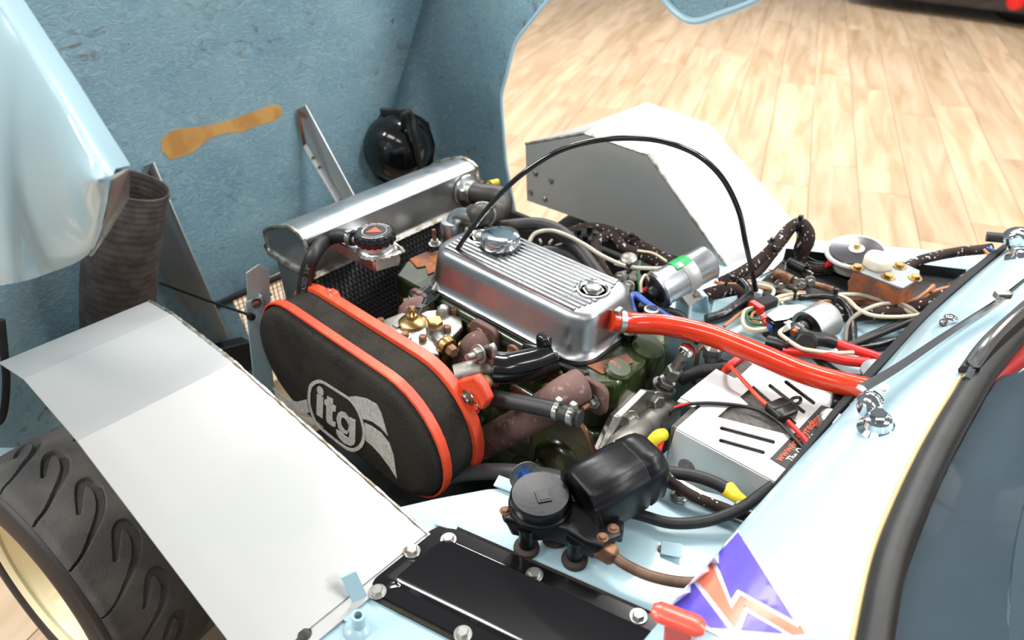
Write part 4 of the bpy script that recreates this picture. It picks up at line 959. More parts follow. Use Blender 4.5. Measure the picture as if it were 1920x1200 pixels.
# ================================================================ WIPER MOTOR
wm = T('wiper_motor', 'black painted wiper motor and gearbox standing on the footwell panel', 'wiper motor', PZ(1040, 1040, SZ))
gz = .732
gp = [(940, 962), (948, 950), (968, 938), (1060, 905), (1075, 915), (1110, 955), (1165, 985), (1166, 1003), (1140, 1012), (1128, 1024), (1100, 1015), (1062, 992), (1030, 984), (1000, 985), (975, 978), (945, 972)]
MB().prism([PZ(*p, gz) for p in gp], (0, 0, -.012)).obj('gearbox_cover', M_crackle, wm, bev=.003)
c_ = sum([PZ(*p, gz) for p in gp], Vector())/len(gp)
MB().loft([[c_+(PZ(*p, gz)-c_)*s_+V(0, 0, z) for p in gp] for s_, z in ((.97, -.012), (.93, -.02), (.86, -.040))]).obj('gearbox', M_crackle, wm, bev=.003)
gc = PZ(1013, 946, gz)
cup = MB().lathe([(.050, 0), (.050, .005), (.047, .006), (.047, .022), (.044, .026), (.001, .0275)], gc, (0, 0, 1), 44).obj('gear_cap', M_crackle, wm)
e_ = gc+V(.008, -.002, .0275); MB().prism([e_+V(-.016, -.004, 0), e_+V(.004, -.016, 0), e_+V(.016, .002, 0), e_+V(-.004, .014, 0)], (0, 0, .0012)).obj('cast_pad', M_crackle, cup, bev=.0005)
e_ = e_+V(0, 0, .0012); MB().prism([e_+V(-.011, -.003, 0), e_+V(.003, -.011, 0), e_+V(.011, .002, 0), e_+V(-.003, .010, 0)], (0, 0, .0008)).obj('cast_mark', M_crackle, cup)
# motor can
m0, m1 = PZ(1098, 938, .738), PZ(1212, 872, .748); md_ = (m1-m0).normalized(); mu_ = V(0, 0, 1); mu_ = (mu_-md_*mu_.dot(md_)).normalized(); ms_ = md_.cross(mu_)
Lm = (m1-m0).length
def canl(t, s_):
    out = []
    for k in range(48):
        a = 2*pi*k/48; r = .056*s_/max(abs(cos(a))**1.0*.78+.32, abs(sin(a))*1.04); r = min(r, .060*s_)
        r *= 1-.05*max(0, cos(4*a+pi))**6
        out.append(m0+md_*t+ms_*(r*cos(a))+mu_*(r*sin(a)))
    return out
MB().loft([canl(-.012, .80), canl(-.010, .92), canl(.004, 1.0), canl(Lm*.72, 1.0), canl(Lm*.72+.002, .97), canl(Lm*.76, .97), canl(Lm*.76+.002, 1.0), canl(Lm, .97), canl(Lm+.012, .8)]).obj('motor_can', M_crackle, wm, sm=45)
for a in (.6, 2.4, -1.2):
    q = m0+ms_*(.050*cos(a))+mu_*(.050*sin(a)); MB().tube([q+md_*-.014, q+md_*Lm], .004, 8, res=2).obj('through_bolt', M_crackle, wm)
MB().prism([m0+md_*-.012+ms_*x+mu_*z for x, z in ((-.058, -.04), (-.05, .03), (-.02, .052), (.03, .05), (.054, .01), (.05, -.05))], md_*.006).obj('end_plate', M_crackle, wm, bev=.002)
for p, d_ in (((987, 1030), (1, 0, 0)), ((1077, 1052), (1, 0, 0)), ((1040, 1010), (0, 0, 0))):
    q = PZ(*p, SZ); 
    MB().lathe([(.020, 0), (.021, .004), (.020, .009), (.011, .011), (.009, .012), (.009, .04)], q, (0, .02, 1), 26).obj('rubber_foot', mat('grommet', (58, 48, 42), .7) if p[0] == 987 else bpy.data.materials['grommet'], wm)
    MB().lathe([(.0125, .012), (.0125, .04), (.015, .055)], q, (0, .02, 1), 20).obj('leg', M_crackle, wm)
for p in ((947, 958), (1130, 1008), (1150, 991), (1076, 932)): bolt(PZ(*p, gz), (0, 0, 1), .006, M_rustb, wm, name='cover_screw')
MB().box(PZ(1150, 995, gz-.02), (.03, .02, .03), Matrix.Rotation(.6, 3, 'Z')).obj('drive_block', M_crackle, wm, bev=.003)
n0, n1 = PZ(1125, 1028, .705), PZ(1160, 1048, .70); nd = (n1-n0).normalized()
wr = T('wiper_rack_tube', 'brown metal wiper rack tube and union running under the scuttle', 'tube', n0)
MB().lathe([(.014, -.006), (.018, 0), (.018, .020), (.015, .024), (.010, .028)], n0, nd, 6).obj('union_nut', M_copper, wr, bev=.001)
MB().tube([n0+nd*.02, PZ(1175, 1060, .70), PZ(1220, 1080, .698), PZ(1280, 1092, .70), PZ(1345, 1090, .71)], .0085, 14).obj('tube', mat('brown_tube', (112, 88, 70), .5, .3, c2=(92, 70, 56), sc=30), wr)

# ================================================================ BATTERY
BZ = .700
ba = T('battery', 'race battery in grey foam under a slotted aluminium clamp plate', 'battery', V(.8, .08, .60))
def bz(l, z=BZ): return [PZ(*p, z) for p in l]
bb = [V(.664, -.072, BZ-.004), V(.664, .225, BZ-.004), V(.93, .225, BZ-.004), V(.93, -.072, BZ-.004)]
MB().prism(bb, (0, 0, -.10)).obj('foam_case', M_gfoam, ba, bev=.003)
zq = lambda l: [(1240+x/4, 660+y/4) for x, y in l]
def slotted(poly, slots, name):
    # clamp plate: polygon with slots cut (delaunay), 2 mm thick
    from mathutils.geometry import delaunay_2d_cdt
    loops = [poly]+slots; pts = []; ed = []
    for l in loops:
        n = len(pts); pts += [Vector(p) for p in l]; ed += [(n+i, n+(i+1) % len(l)) for i in range(len(l))]
    r = delaunay_2d_cdt(pts, ed, [], 0, 1e-4)
    def ins(p, l):
        c = False
        for (x1, y1), (x2, y2) in zip(l, l[1:]+l[:1]):
            if (y1 > p[1]) != (y2 > p[1]) and p[0] < (x2-x1)*(p[1]-y1)/(y2-y1)+x1: c = not c
        return c
    fs = []
    for f in r[2]:
        c = sum((r[0][i] for i in f), Vector((0, 0)))/len(f)
        if ins(c, poly) and not any(ins(c, s) for s in slots): fs.append(tuple(f))
    return MB().add([PZ(v.x, v.y, BZ+.002) for v in r[0]], fs).obj(name, M_sheet, ba, solid=.0025, sm=0)
def slot(a, b, w_=3.6):
    a, b = Vector(a), Vector(b); d_ = (b-a).normalized(); n = Vector((-d_.y, d_.x)); out = []
    for k in range(7): t = pi/2+pi*k/6; out.append(tuple(a+d_*(w_*cos(t))+n*(w_*sin(t))))
    for k in range(7): t = -pi/2+pi*k/6; out.append(tuple(b+d_*(w_*cos(t))+n*(w_*sin(t))))
    return out
slotted(zq([(140, 345), (410, 130), (548, 200), (575, 195), (715, 65), (1330, 348), (1420, 390), (1200, 640), (1010, 930), (900, 1003), (860, 980), (110, 575), (300, 408)]),
        [zq([(690, 255), (590, 340), (652, 398), (510, 408), (420, 490), (935, 620), (1015, 535)])] + [slot(*zq(l)) for l in ([(452, 575), (838, 678)], [(445, 667), (762, 756)], [(815, 256), (1066, 452)], [(935, 229), (1140, 384)])], 'clamp_plate')
yf = -.086
sd_ = [PZ(*zq([(110, 577)])[0], BZ+.002), PZ(*zq([(860, 982)])[0], BZ+.002)]
f0, f1 = sd_[0], sd_[1]; f1 = f0+(f1-f0)*1.15
side = [f0, f1, f1+V(0, -.012, -.085), f0+V(-.006, -.012, -.10)]
sp_ = MB().prism(side, (0, -.0025, 0)).obj('side_plate', M_sheet, ba, bev=.0008)
nrm = V(0, -1, .12).normalized()
for t, z in ((.17, -.064), (.86, -.052)):
    q = f0.lerp(f1, t)+V(0, -.0105, z)
    MB().lathe([(.017, 0), (.017, .0012)], q, nrm, 28).obj('side_hole', M_gfoam, ba)
MB().prism([PZ(1270, 752, BZ), PZ(1277, 745, BZ+.002), PZ(1312, 758, BZ+.001), PZ(1300, 763, BZ)], (0, 0, -.004)).obj('plate_return', M_sheet, ba)
# sticker
stk = zq([(815, 800), (1020, 590), (1200, 400), (1300, 430), (1300, 700), (1020, 900), (945, 880)])
st_ = MB().prism([PZ(*p, BZ+.0036) for p in stk], (0, 0, .0006)).obj('sticker', mat('sticker_black', (22, 20, 20), .5, 0, c3=(120, 112, 104), sc3=40, ramp3=(.66, .70)), ba)
def sticker_text(body, a, b_, hgt, mt, bold):
    p0, p1 = PZ(*zq([a])[0], BZ+.0046), PZ(*zq([b_])[0], BZ+.0046); ex = (p1-p0).normalized(); ey = V(0, 0, 1).cross(ex); L0 = (p1-p0).length
    b = text_mb(body, 1.0, Matrix(), .001, bold=bold, align='LEFT'); x0 = min(v.x for v in b.v); x1 = max(v.x for v in b.v)
    b.v = [p0+ex*((v.x-x0)/(x1-x0)*L0)+ey*(v.y*hgt)+V(0, 0, v.z*.2) for v in b.v]; b.obj('sticker_print', mt, st_, sm=0)
sticker_text('www.varleyredtop', (872, 812), (1190, 475), .021, mat('print_orange', (232, 84, 30), .5), .012)
sticker_text('The Original Racing', (962, 818), (1235, 560), .019, mat('print_white', (232, 230, 226), .5), .01)
# battery tray strip with bolt
MB().prism([PZ(1240, 905, SZ+.002), PZ(1275, 900, SZ+.002), PZ(1440, 985, SZ+.002), PZ(1405, 990, SZ+.002)], (0, 0, .003)).obj('tray_strip', M_sheet, ba, bev=.001)
bolt(PZ(1273, 932, SZ+.005), (0, 0, 1), .010, M_zinc, ba)
# inline fuse holder on the battery
fh = T('fuse_holder', 'black inline fuse holder lying on the battery clamp plate', 'fuse holder', PZ(1468, 770, BZ))
fcn = PZ(1467, 768, BZ+.012); Rf = Matrix.Rotation(radians(-20), 3, 'Z')
MB().loft([[fcn+Rf@V(x*s_, y*s_, z) for x, y in rrect(-.022, .022, -.026, .020, .008, 4)] for z, s_ in ((-.008, .92), (-.004, 1), (.006, 1), (.010, .85))]).obj('body', M_black, fh, sm=50)
MB().tube([fcn+Rf@V(-.004, .018, .002), fcn+Rf@V(-.010, .034, .006), fcn+Rf@V(-.002, .042, .01), fcn+Rf@V(.006, .034, .008), fcn+Rf@V(.002, .018, .004)], .0032, 8).obj('loop', M_black, fh)
MB().tube([fcn+Rf@V(.0, -.022, .010), fcn+Rf@V(.0, .018, .0105)], .002, 6, res=2).obj('seam', M_dark, fh)
def wire(name, label, cat, mt, r, pts, seg=10, group=None, res=8, **k):
    return MB().tube([PZ(*p) for p in pts], r, seg, res=res, **k).thing(name, mt, label, cat, group)
wire('battery_wire', 'orange wire arching across the battery clamp plate to the fuse holder', 'wire', M_orw, .0042, [(1361, 697, .70), (1363, 688, .715), (1372, 690, .725), (1395, 715, .72), (1425, 748, .715), (1450, 768, .712)])
wire('battery_wire', 'red wire leaving the fuse holder over the black sticker', 'wire', M_redw, .0046, [(1478, 790, .712), (1495, 808, .714), (1512, 826, .716), (1525, 845, .71)])
wire('battery_wire', 'thin black wire with red tail lying across the battery', 'wire', M_black, .0034, [(1255, 778, .69), (1262, 768, .702), (1290, 758, .708), (1340, 756, .708), (1400, 763, .708), (1445, 780, .708), (1480, 812, .709), (1508, 842, .708)])
wire('battery_wire', 'short red wire end at the front corner of the battery foam', 'wire', M_redw, .003, [(1256, 775, .692), (1268, 763, .706), (1292, 756, .7095)])
wire('positive_lead', 'thick red lead disappearing behind the battery foam', 'cable', M_redw, .0085, [(1352, 712, .67), (1362, 692, .69), (1380, 676, .70), (1402, 664, .70), (1428, 668, .70), (1470, 680, .70)])
wire('corrugated_conduit', 'black corrugated conduit entering behind the battery', 'conduit', M_rubber, .014, [(1275, 712, .66), (1310, 697, .67), (1350, 692, .675), (1385, 690, .67)], res=24, rad=lambda t, i: .0132+.001*(i % 2))
yb = T('terminal_boot', 'yellow rubber boot on the battery lead beside the scuttle', 'terminal boot', PZ(1380, 930, .69))
MB().tube([PZ(1365, 917, .69), PZ(1380, 930, .692), PZ(1396, 940, .69)], .014, 14, rad=lambda t, i: .014-.006*t).obj('boot', M_yellow, yb)
MB().lathe([(.010, 0), (.010, .006), (.006, .010)], PZ(1388, 945, .685), (0, 0, 1), 16).obj('terminal', M_zinc, yb)
wire('negative_lead', 'thick black battery lead behind the wiper motor', 'cable', M_rubber, .011, [(1205, 890, .68), (1250, 886, .69), (1300, 892, .695), (1340, 905, .695), (1368, 920, .69)], 14)
yb = T('terminal_boot', 'yellow rubber boot standing beside the starter behind the wiper motor', 'terminal boot', PZ(1225, 850, .64))
MB().tube([PZ(1222, 850, .65), PZ(1224, 830, .67), PZ(1234, 818, .685), PZ(1244, 815, .68)], .012, 14).obj('boot', M_yellow, yb)
MB().tube([PZ(1234, 862, .65), PZ(1238, 840, .67), PZ(1243, 825, .675)], .004, 8).obj('wire', M_redw, yb)
wire('wiper_loom', 'cloth covered loom trailing from the wiper motor to the scuttle', 'wiring loom', M_cloth, .009, [(1240, 880, .69), (1262, 905, .69), (1300, 930, .685), (1350, 950, .68), (1400, 968, .68), (1430, 975, .68)], 12)
wire('wiper_cable', 'glossy black cable looping from under the wiper motor', 'cable', M_rubber, .0095, [(1180, 960, .68), (1205, 967, .68), (1260, 981, .68), (1325, 977, .685), (1385, 955, .70), (1425, 928, .72), (1450, 910, .73)], 14)
wire('green_lead', 'short green wire at the rear of the wiper motor', 'wire', M_greenw, .003, [(1240, 872, .70), (1252, 885, .70), (1265, 900, .69)])

# ================================================================ HOSES NEAR THE FILTER
h1 = [PY(890, 730, -.24), PY(925, 745, -.23), PY(985, 757, -.215), PY(1040, 769, -.20), PY(1088, 786, -.19)]
vh = T('vacuum_hose', 'black rubber hose with two clips in front of the exhaust manifold', 'hose', h1[2])
MB().tube(h1, .0165, 16).obj('hose', M_rubber, vh)
for p in ((1045, 770), (1072, 779)):
    q = PY(*p, -.198); d_ = (h1[4]-h1[3]).normalized()
    MB().lathe([(.0172, 0), (.0185, .001), (.0185, .010), (.0172, .011)], q-d_*.005, d_, 24).obj('clip', M_zinc, vh)
    MB().box(q+V(0, .004, .022), (.014, .012, .012)).obj('clip_screw', M_zinc, vh, bev=.003)
    M3 = frame(q+(CAM-q).normalized()*.019, (CAM-q), d_); text_mb('MINI', .009, M3, .0003).obj('clip_print', M_dark, vh, sm=0)
wire('fuel_pipe', 'brown plastic pipe dropping from the end of the black clipped hose', 'pipe', M_copper, .006, [(1086, 790, .65), (1098, 808, .64), (1107, 830, .62), (1116, 860, .59)])
wire('grey_hose', 'grey black rubber hose lying between air filter and wiper motor', 'hose', mat('grey_rubber', (66, 66, 67), .4), .0165, [(800, 905, .50), (860, 889, .52), (930, 884, .55), (1000, 889, .58), (1060, 902, .60), (1100, 930, .60)], 16)
pcp = T('hose_clip', 'steel disc clip with bright blue fittings beside the grey hose', 'clip', PZ(985, 915, SZ))
q = PZ(985, 893, .70); MB().lathe([(.028, 0), (.028, .002)], q, (.8, -.45, .25), 28).obj('disc', M_zinc, pcp)
MB().lathe([(.014, -.008), (.014, .024)], q, (.8, -.45, .25), 6).obj('fitting', M_bluean, pcp, bev=.002)
MB().lathe([(.010, -.022), (.013, -.01), (.013, 0)], q, (.8, -.45, .25), 18).obj('fitting', M_bluean, pcp)
MB().lathe([(.007, .024), (.007, .034)], q, (.8, -.45, .25), 18).obj('tip', M_zinc, pcp)
MB().tube([q+V(.02, -.0, .01), q+V(.034, -.008, .0), q+V(.036, -.01, -.02)], .003, 8).obj('pin', M_rustb, pcp)

# ================================================================ GEARBOX FLANGE, UNIONS AT THE BACK OF THE ENGINE
gb = T('starter_flange', 'cast alloy flange and housing bolted behind the engine', 'housing', PX(1180, 830, .56))
pf = [(1118, 845), (1150, 777), (1200, 728), (1225, 732), (1234, 758), (1215, 775), (1172, 803), (1150, 828), (1130, 850)]
MB().prism([PX(*p, .565) for p in pf], (.014, .004, .0)).obj('flange', M_cast, gb, bev=.003)
MB().prism([PX(*p, .55) for p in ((1125, 850), (1155, 785), (1200, 740), (1225, 760), (1190, 830), (1160, 860))], (-.02, 0, 0)).obj('housing', M_cast, gb, bev=.004)
MB().tube([PX(1248, 772, .585), PX(1205, 808, .60), PX(1168, 845, .615), PX(1150, 870, .62)], .033, 20).obj('snout', M_cast, gb)
for p in ((1180, 788), (1229, 752)): bolt(PX(*p, .582), (1, -.3, .3), .014, M_zinc, gb, h=.014)
un = T('oil_union', 'steel pipe union with hex nuts at the back of the cylinder head', 'pipe union', PX(1240, 730, .56))
ua, ub = PX(1238, 735, .56), PX(1295, 648, .60); ud2 = (ub-ua).normalized(); UL = (ub-ua).length
MB().cyl(ua-ud2*.03, ua+ud2*.02, .026).obj('body', M_cast, un)
MB().lathe([(.020, 0), (.020, .012)], ua+ud2*.025, ud2, 6).obj('lock_nut', M_zinc, un, bev=.001)
MB().lathe([(.016, 0), (.018, .004), (.018, .024), (.014, .028)], ua+ud2*.045, ud2, 6).obj('union_nut', M_zinc, un, bev=.001)
MB().cyl(ua+ud2*.06, ua+ud2*(UL-.01), .012).obj('pipe', M_cast, un)
MB().lathe([(.013, 0), (.017, .003), (.017, .012), (.012, .015)], ub-ud2*.02, ud2, 24).obj('ferrule', M_chrome, un)
sk = T('spark_socket', 'upright steel socket fitting beside the red hose clamp', 'socket', PX(1222, 640, .53))
so = PZ(1222, 579, .735)
MB().lathe([(.016, -.08), (.016, -.02), (.0165, 0), (.012, .001), (.011, -.008), (.001, -.009)], so, (0, 0, 1), 28, cap=False).obj('body', M_zinc, sk)
gg = T('worm_clamp', 'small zinc clamp with bolt under the red hose', 'clamp', PX(1212, 650, .53))
q = PZ(1213, 632, .70); MB().lathe([(.026, -.006), (.027, 0), (.027, .006), (.024, .012)], q, (.2, -.5, 1), 28).obj('ring', M_zinc, gg)
MB().prism([q+V(-.01, -.03, -.03), q+V(.03, -.022, -.03), q+V(.03, -.012, .0), q+V(-.01, -.02, .0)], (0, -.005, 0)).obj('ear', M_zinc, gg, bev=.002)
bolt(q+V(.012, -.03, -.008), (.3, -.5, 1), .010, M_zinc, gg, h=.02)
MB().lathe([(.012, 0), (.014, .01), (.011, .03), (.015, .035), (.015, .05)], PZ(1180, 655, .69), (0, -.1, 1), 16).thing('spark_plug', M_blackg, 'small glossy black cap below the red hose clamp', 'plug')
wire('plug_lead', 'blue plug lead looping up behind the rocker cover end', 'wire', M_bluew, .008, [(1205, 622, .70), (1190, 590, .72), (1182, 563, .73), (1192, 553, .735), (1215, 570, .73), (1245, 590, .72), (1262, 598, .70)], 12)
wire('black_plug_lead', 'black plug lead curling below the silver ignition coil', 'wire', M_rubber, .010, [(1200, 575, .69), (1240, 580, .70), (1275, 592, .69), (1290, 612, .67), (1310, 640, .64)], 12)
bu = T('pressure_switch', 'steel hex pressure switch below the red hose', 'switch', PZ(1335, 665, .66))
q = PZ(1338, 650, .68); MB().lathe([(.02, -.03), (.02, -.015), (.022, -.014), (.022, 0), (.016, .004), (.012, .008), (.010, .018), (.001, .019)], q, (0, 0, 1), 6).obj('hex', M_zinc, bu, bev=.001)
MB().tube([q+V(.0, 0, -.03), q+V(0, -.01, -.07)], .008, 10, res=2).obj('stem', M_rustb, bu)
MB().prism([q+V(-.02, .0, -.028), q+V(.06, .02, -.028), q+V(.05, -.02, -.06), q+V(-.0, -.02, -.05)], (0, .003, 0)).obj('bracket', M_dark, bu)
wire('copper_line', 'copper brown fluid line bending beside the blue footwell side', 'pipe', M_copper, .0045, [(1330, 645, .66), (1312, 655, .65), (1305, 685, .62), (1300, 720, .58)])
wire('servo_hose', 'black hose lying deep behind the cylinder head', 'hose', M_rubber, .012, [(1235, 700, .60), (1240, 740, .58), (1262, 770, .57), (1275, 800, .55)])
# ================================================================ THROTTLE CABLE
A_ = PZ(812, 540, .735); B_ = PZ(1422, 556, .685)
tc2 = T('throttle_cable', 'long black throttle cable arching high over the engine', 'cable', B_)
cpx = [(836, 506), (868, 452), (905, 402), (945, 357), (990, 318), (1050, 282), (1120, 263), (1190, 259), (1250, 267), (1310, 292), (1355, 335), (1385, 395), (1398, 455), (1411, 515), (1418, 545)]
A2 = PZ(836, 506, .765)
MB().tube([PV(p[0], p[1], A2, B_) for p in cpx], .0058, 12, res=8).obj('sheath', M_blackg, tc2)
MB().cyl(PV(838, 503, A2, B_), PV(822, 528, A2, B_)-V(0, 0, 0), .0085).obj('ferrule', M_zinc, tc2)
MB().cyl(PV(824, 524, A2, B_), PZ(812, 546, .728), .006).obj('adjuster', M_alu, tc2)
MB().tube([PZ(853, 480, .778), PZ(838, 497, .772), PZ(815, 525, .74), PZ(785, 552, .72)], .0012, 5).obj('inner_wire', M_zinc, tc2)
MB().tube([PZ(800, 560, .718), PZ(785, 588, .712)], .0012, 5, res=2).obj('inner_wire', M_zinc, tc2)
e2 = PV(1420, 548, A2, B_); MB().box(e2+V(.002, .002, -.012), (.018, .018, .034), Matrix.Rotation(.3, 3, 'Z')).obj('end_block', mat('clear_plastic', (196, 202, 206), .15, coat=.5), tc2, bev=.003)

# ================================================================ IGNITION COIL
ci, co = PZ(1238, 541, .745), PZ(1326, 492, .775); cd_ = (co-ci).normalized(); CL = (co-ci).length
coil = T('ignition_coil', 'silver ignition coil canister with a green label, clamped at an angle', 'ignition coil', V(ci.x, ci.y, SZ))
MB().lathe([(.040, -.012), (.045, -.008), (.045, -.002), (.041, .002), (.041, CL-.002), (.042, CL), (.040, CL+.001), (.034, CL-.004), (.001, CL-.005)], ci, cd_, 48).obj('canister', M_alu, coil)
MB().lathe([(.030, -.0125), (.026, -.0135), (.016, -.016), (.014, -.028), (.009, -.032), (.001, -.032)], ci, cd_, 30).obj('terminal_cap', M_black, coil)
MB().lathe([(.0418, 0), (.0424, .001), (.0424, .030), (.0418, .031)], ci+cd_*(CL*.40), cd_, 48).obj('clamp_band', M_sheet, coil)
# green label: arc patch
u_, w2 = basis(cd_); lb = []
def lab(a0, a1, t0_, t1_, r, mt, name):
    rows_ = []
    for k in range(11):
        a = a0+(a1-a0)*k/10; rows_.append([ci+cd_*(t0_+(t1_-t0_)*h)+(u_*cos(a)+w2*sin(a))*r for h in (0, .5, 1)])
    MB().grid(rows_).obj(name, mt, coil, solid=.0004)
vd = (CAM-ci).normalized(); va = math.atan2(vd.dot(w2), vd.dot(u_)); upa = math.atan2(V(0, 0, 1).dot(w2), V(0, 0, 1).dot(u_))
dr_ = 1 if ((upa-va+pi) % (2*pi)-pi) > 0 else -1
lab(va+dr_*.42, va+dr_*1.35, CL*.30, CL*.62, .0428, M_greenlab, 'green_label')
lab(va+dr_*.46, va+dr_*.78, CL*.36, CL*.44, .0432, M_wht, 'label_mark')
# clamp foot and pale blue stand
MB().prism([PZ(1268, 545, .745), PZ(1295, 532, .745), PZ(1318, 560, .705), PZ(1292, 575, .705)], (.0, 0, .003)).obj('clamp_foot', M_sheet, coil, bev=.001)
bolt(PZ(1302, 555, .714), (.3, -.4, 1), .010, M_cast, coil, h=.014)
sd3 = T('coil_stand', 'pale blue folded steel stand under the ignition coil', 'bracket', PZ(1305, 590, SZ))
sA, sB = PZ(1292, 572, .705), PZ(1325, 556, .705); dv = (sB-sA); bk = V(-.05, .03, 0)
MB().prism([sA, sB, sB+bk, sA+bk], (0, 0, .003)).obj('top', M_bay, sd3)
MB().prism([sA, sA+bk, sA+bk+V(0, 0, -.045), sA+V(.004, -.004, -.045)], (.002, .003, 0)).obj('leg', M_bay, sd3)
MB().prism([sB, sB+bk, sB+bk+V(0, 0, -.045), sB+V(.012, .0, -.045)], (.002, .003, 0)).obj('leg', M_bay, sd3)
MB().prism([PZ(1338, 565, SZ+.004), PZ(1385, 555, SZ+.022), PZ(1380, 570, SZ+.004), PZ(1330, 600, SZ+.004)], (0, 0, .003)).obj('foot', M_bay, sd3)

# ================================================================ CABLES AND WIRES BEHIND THE ENGINE
def conduit(label, pts, r=.0055): return wire('steel_conduit', label, 'conduit', M_braid, r, pts, 10, 'spring steel conduits', res=26, rad=lambda t, i: r*(1 if i % 2 else .72))
wire('heater_hose', 'thick black heater hose running behind the rocker cover', 'hose', M_rubber, .0165, [(905, 428, .76), (950, 424, .775), (1005, 420, .785), (1050, 434, .78), (1088, 470, .76), (1115, 505, .74), (1142, 540, .72)], 16)
wire('heater_hose', 'second black hose below the thick hose behind the rocker cover', 'hose', M_rubber, .014, [(1020, 470, .74), (1060, 475, .74), (1095, 500, .72), (1125, 530, .70), (1140, 560, .68)], 14)
conduit('ribbed steel conduit crossing behind the rocker cover to the ignition coil', [(990, 458, .79), (1003, 438, .80), (1030, 432, .80), (1060, 440, .80), (1095, 458, .79), (1130, 480, .785), (1175, 499, .775), (1215, 503, .77), (1250, 503, .765)])
conduit('ribbed steel conduit lying in front of the pedal well', [(1345, 520, .69), (1390, 525, .69), (1430, 531, .69), (1460, 540, .69), (1490, 552, .685), (1510, 556, .685)])
conduit('ribbed steel conduit curving below the rusty fluid reservoir', [(1573, 552, .70), (1613, 553, .70), (1640, 560, .70), (1665, 568, .70), (1695, 580, .695), (1712, 592, .69), (1718, 600, .68)])
conduit('ribbed steel conduit looping over the cloth loom towards the scuttle', [(1585, 640, .665), (1588, 615, .675), (1600, 595, .69), (1625, 580, .70), (1655, 570, .703), (1685, 570, .70), (1705, 577, .70), (1722, 590, .69)])
def loom(label, r, pts, seg=12): return wire('cloth_loom', label, 'wiring loom', M_cloth, r, pts, seg, 'cloth covered wiring looms')
loom('cloth loom arching over the foot of the far aluminium arch', .0135, [(1350, 530, .68), (1385, 513, .70), (1420, 490, .72), (1450, 463, .75), (1478, 430, .775), (1500, 418, .785), (1515, 432, .775), (1517, 452, .75), (1505, 478, .71), (1500, 492, .69), (1510, 502, .68)])
loom('thinner cloth loom strand under the arching loom', .010, [(1380, 535, .68), (1420, 512, .70), (1447, 480, .73), (1470, 450, .75), (1490, 425, .77), (1500, 432, .765), (1501, 450, .745), (1495, 468, .72), (1500, 488, .69)])
loom('cloth loom running along the far inner arch behind the engine', .0145, [(1065, 437, .70), (1095, 428, .71), (1130, 430, .715), (1175, 447, .715), (1215, 468, .715), (1255, 490, .71), (1290, 510, .69)])
loom('second cloth loom hooked back behind the ignition coil', .013, [(1135, 515, .70), (1120, 478, .72), (1118, 458, .73), (1130, 444, .735), (1152, 445, .73), (1172, 465, .725), (1205, 478, .72), (1250, 500, .71)])
loom('cloth loom stretch below the second loom at the engine side', .011, [(1120, 480, .72), (1130, 500, .71), (1145, 525, .70), (1152, 548, .69)])
loom('thick cloth loom lying in front of the rusty reservoir', .0165, [(1555, 585, .675), (1600, 588, .68), (1650, 586, .685), (1700, 582, .685), (1745, 565, .69), (1790, 540, .70), (1840, 505, .71), (1870, 480, .72)])
loom('cloth loom from behind the reservoir to the far scuttle end', .0125, [(1690, 510, .69), (1715, 492, .70), (1755, 480, .705), (1800, 472, .71), (1840, 468, .715), (1860, 465, .72)])
loom('short cloth loom passing below the horn', .0115, [(1505, 500, .68), (1530, 505, .68), (1570, 504, .68), (1605, 502, .68)])
loom('cloth loom lying beneath the coil between coil and pedal well', .016, [(1310, 560, .67), (1340, 548, .68), (1375, 545, .68), (1400, 560, .68), (1415, 585, .672)])
def cw(label, mt, pts, r=.0036): return wire('wire', label, 'wire', mt, r, pts, 8, 'loose wires on the far footwell top')
cw('cream wire crossing in front of the thick cloth loom', M_cream, [(1568, 552, .70), (1590, 562, .70), (1610, 580, .70), (1640, 592, .70), (1690, 594, .70), (1735, 588, .70), (1770, 575, .71)], .0045)
cw('cream wire bundle leaving the fuse towards the tape', M_cream, [(1448, 562, .70), (1465, 555, .70), (1488, 552, .70), (1512, 553, .70)], .0042)
cw('cream wire below the fuse bundle', M_cream, [(1450, 566, .695), (1468, 562, .695), (1485, 558, .695), (1500, 556, .69)], .0042)
cw('cream wire curl standing up beside the throttle cable end', M_cream, [(1400, 532, .69), (1430, 535, .70), (1448, 541, .705), (1450, 550, .70), (1442, 558, .698)], .0042)
cw('cream wire tail under the fuse bundle', M_cream, [(1464, 570, .69), (1470, 562, .69), (1482, 557, .69)], .0036)
cw('cream loop hanging from the red connector to the blue terminal', M_cream, [(1412, 577, .705), (1398, 582, .70), (1392, 598, .695), (1398, 612, .69), (1415, 618, .69), (1445, 614, .69)], .0042)
cw('second cream loop below the first by the red connector', M_cream, [(1396, 605, .685), (1396, 615, .685), (1410, 621, .685), (1440, 618, .687)], .0040)
cw('green wire loop from the red connector', M_greenw, [(1414, 578, .706), (1402, 582, .70), (1399, 590, .698), (1408, 598, .696), (1430, 600, .696)], .0034)
cw('second green wire loop from the red connector', M_greenw, [(1412, 580, .703), (1400, 586, .70), (1400, 596, .695), (1412, 607, .692), (1435, 609, .692)], .0034)
cw('brown wire loop beside the green loops', M_brown, [(1418, 582, .70), (1410, 590, .698), (1410, 600, .694), (1425, 606, .692)], .0034)
cw('brown wire rising from behind the red hose', M_brown, [(1358, 612, .69), (1370, 602, .69), (1388, 588, .69), (1400, 580, .69)], .004)
cw('brown wire running along the pedal well edge', M_brown, [(1350, 532, .685), (1390, 534, .685), (1430, 541, .685), (1470, 547, .685), (1510, 549, .685)], .0048)
cw('second brown wire along the pedal well edge', M_brown, [(1340, 528, .685), (1370, 540, .685), (1395, 545, .685)], .0048)
cw('third brown wire bunched by the cable ties', M_brown, [(1345, 536, .69), (1375, 535, .69), (1400, 542, .685)], .0044)
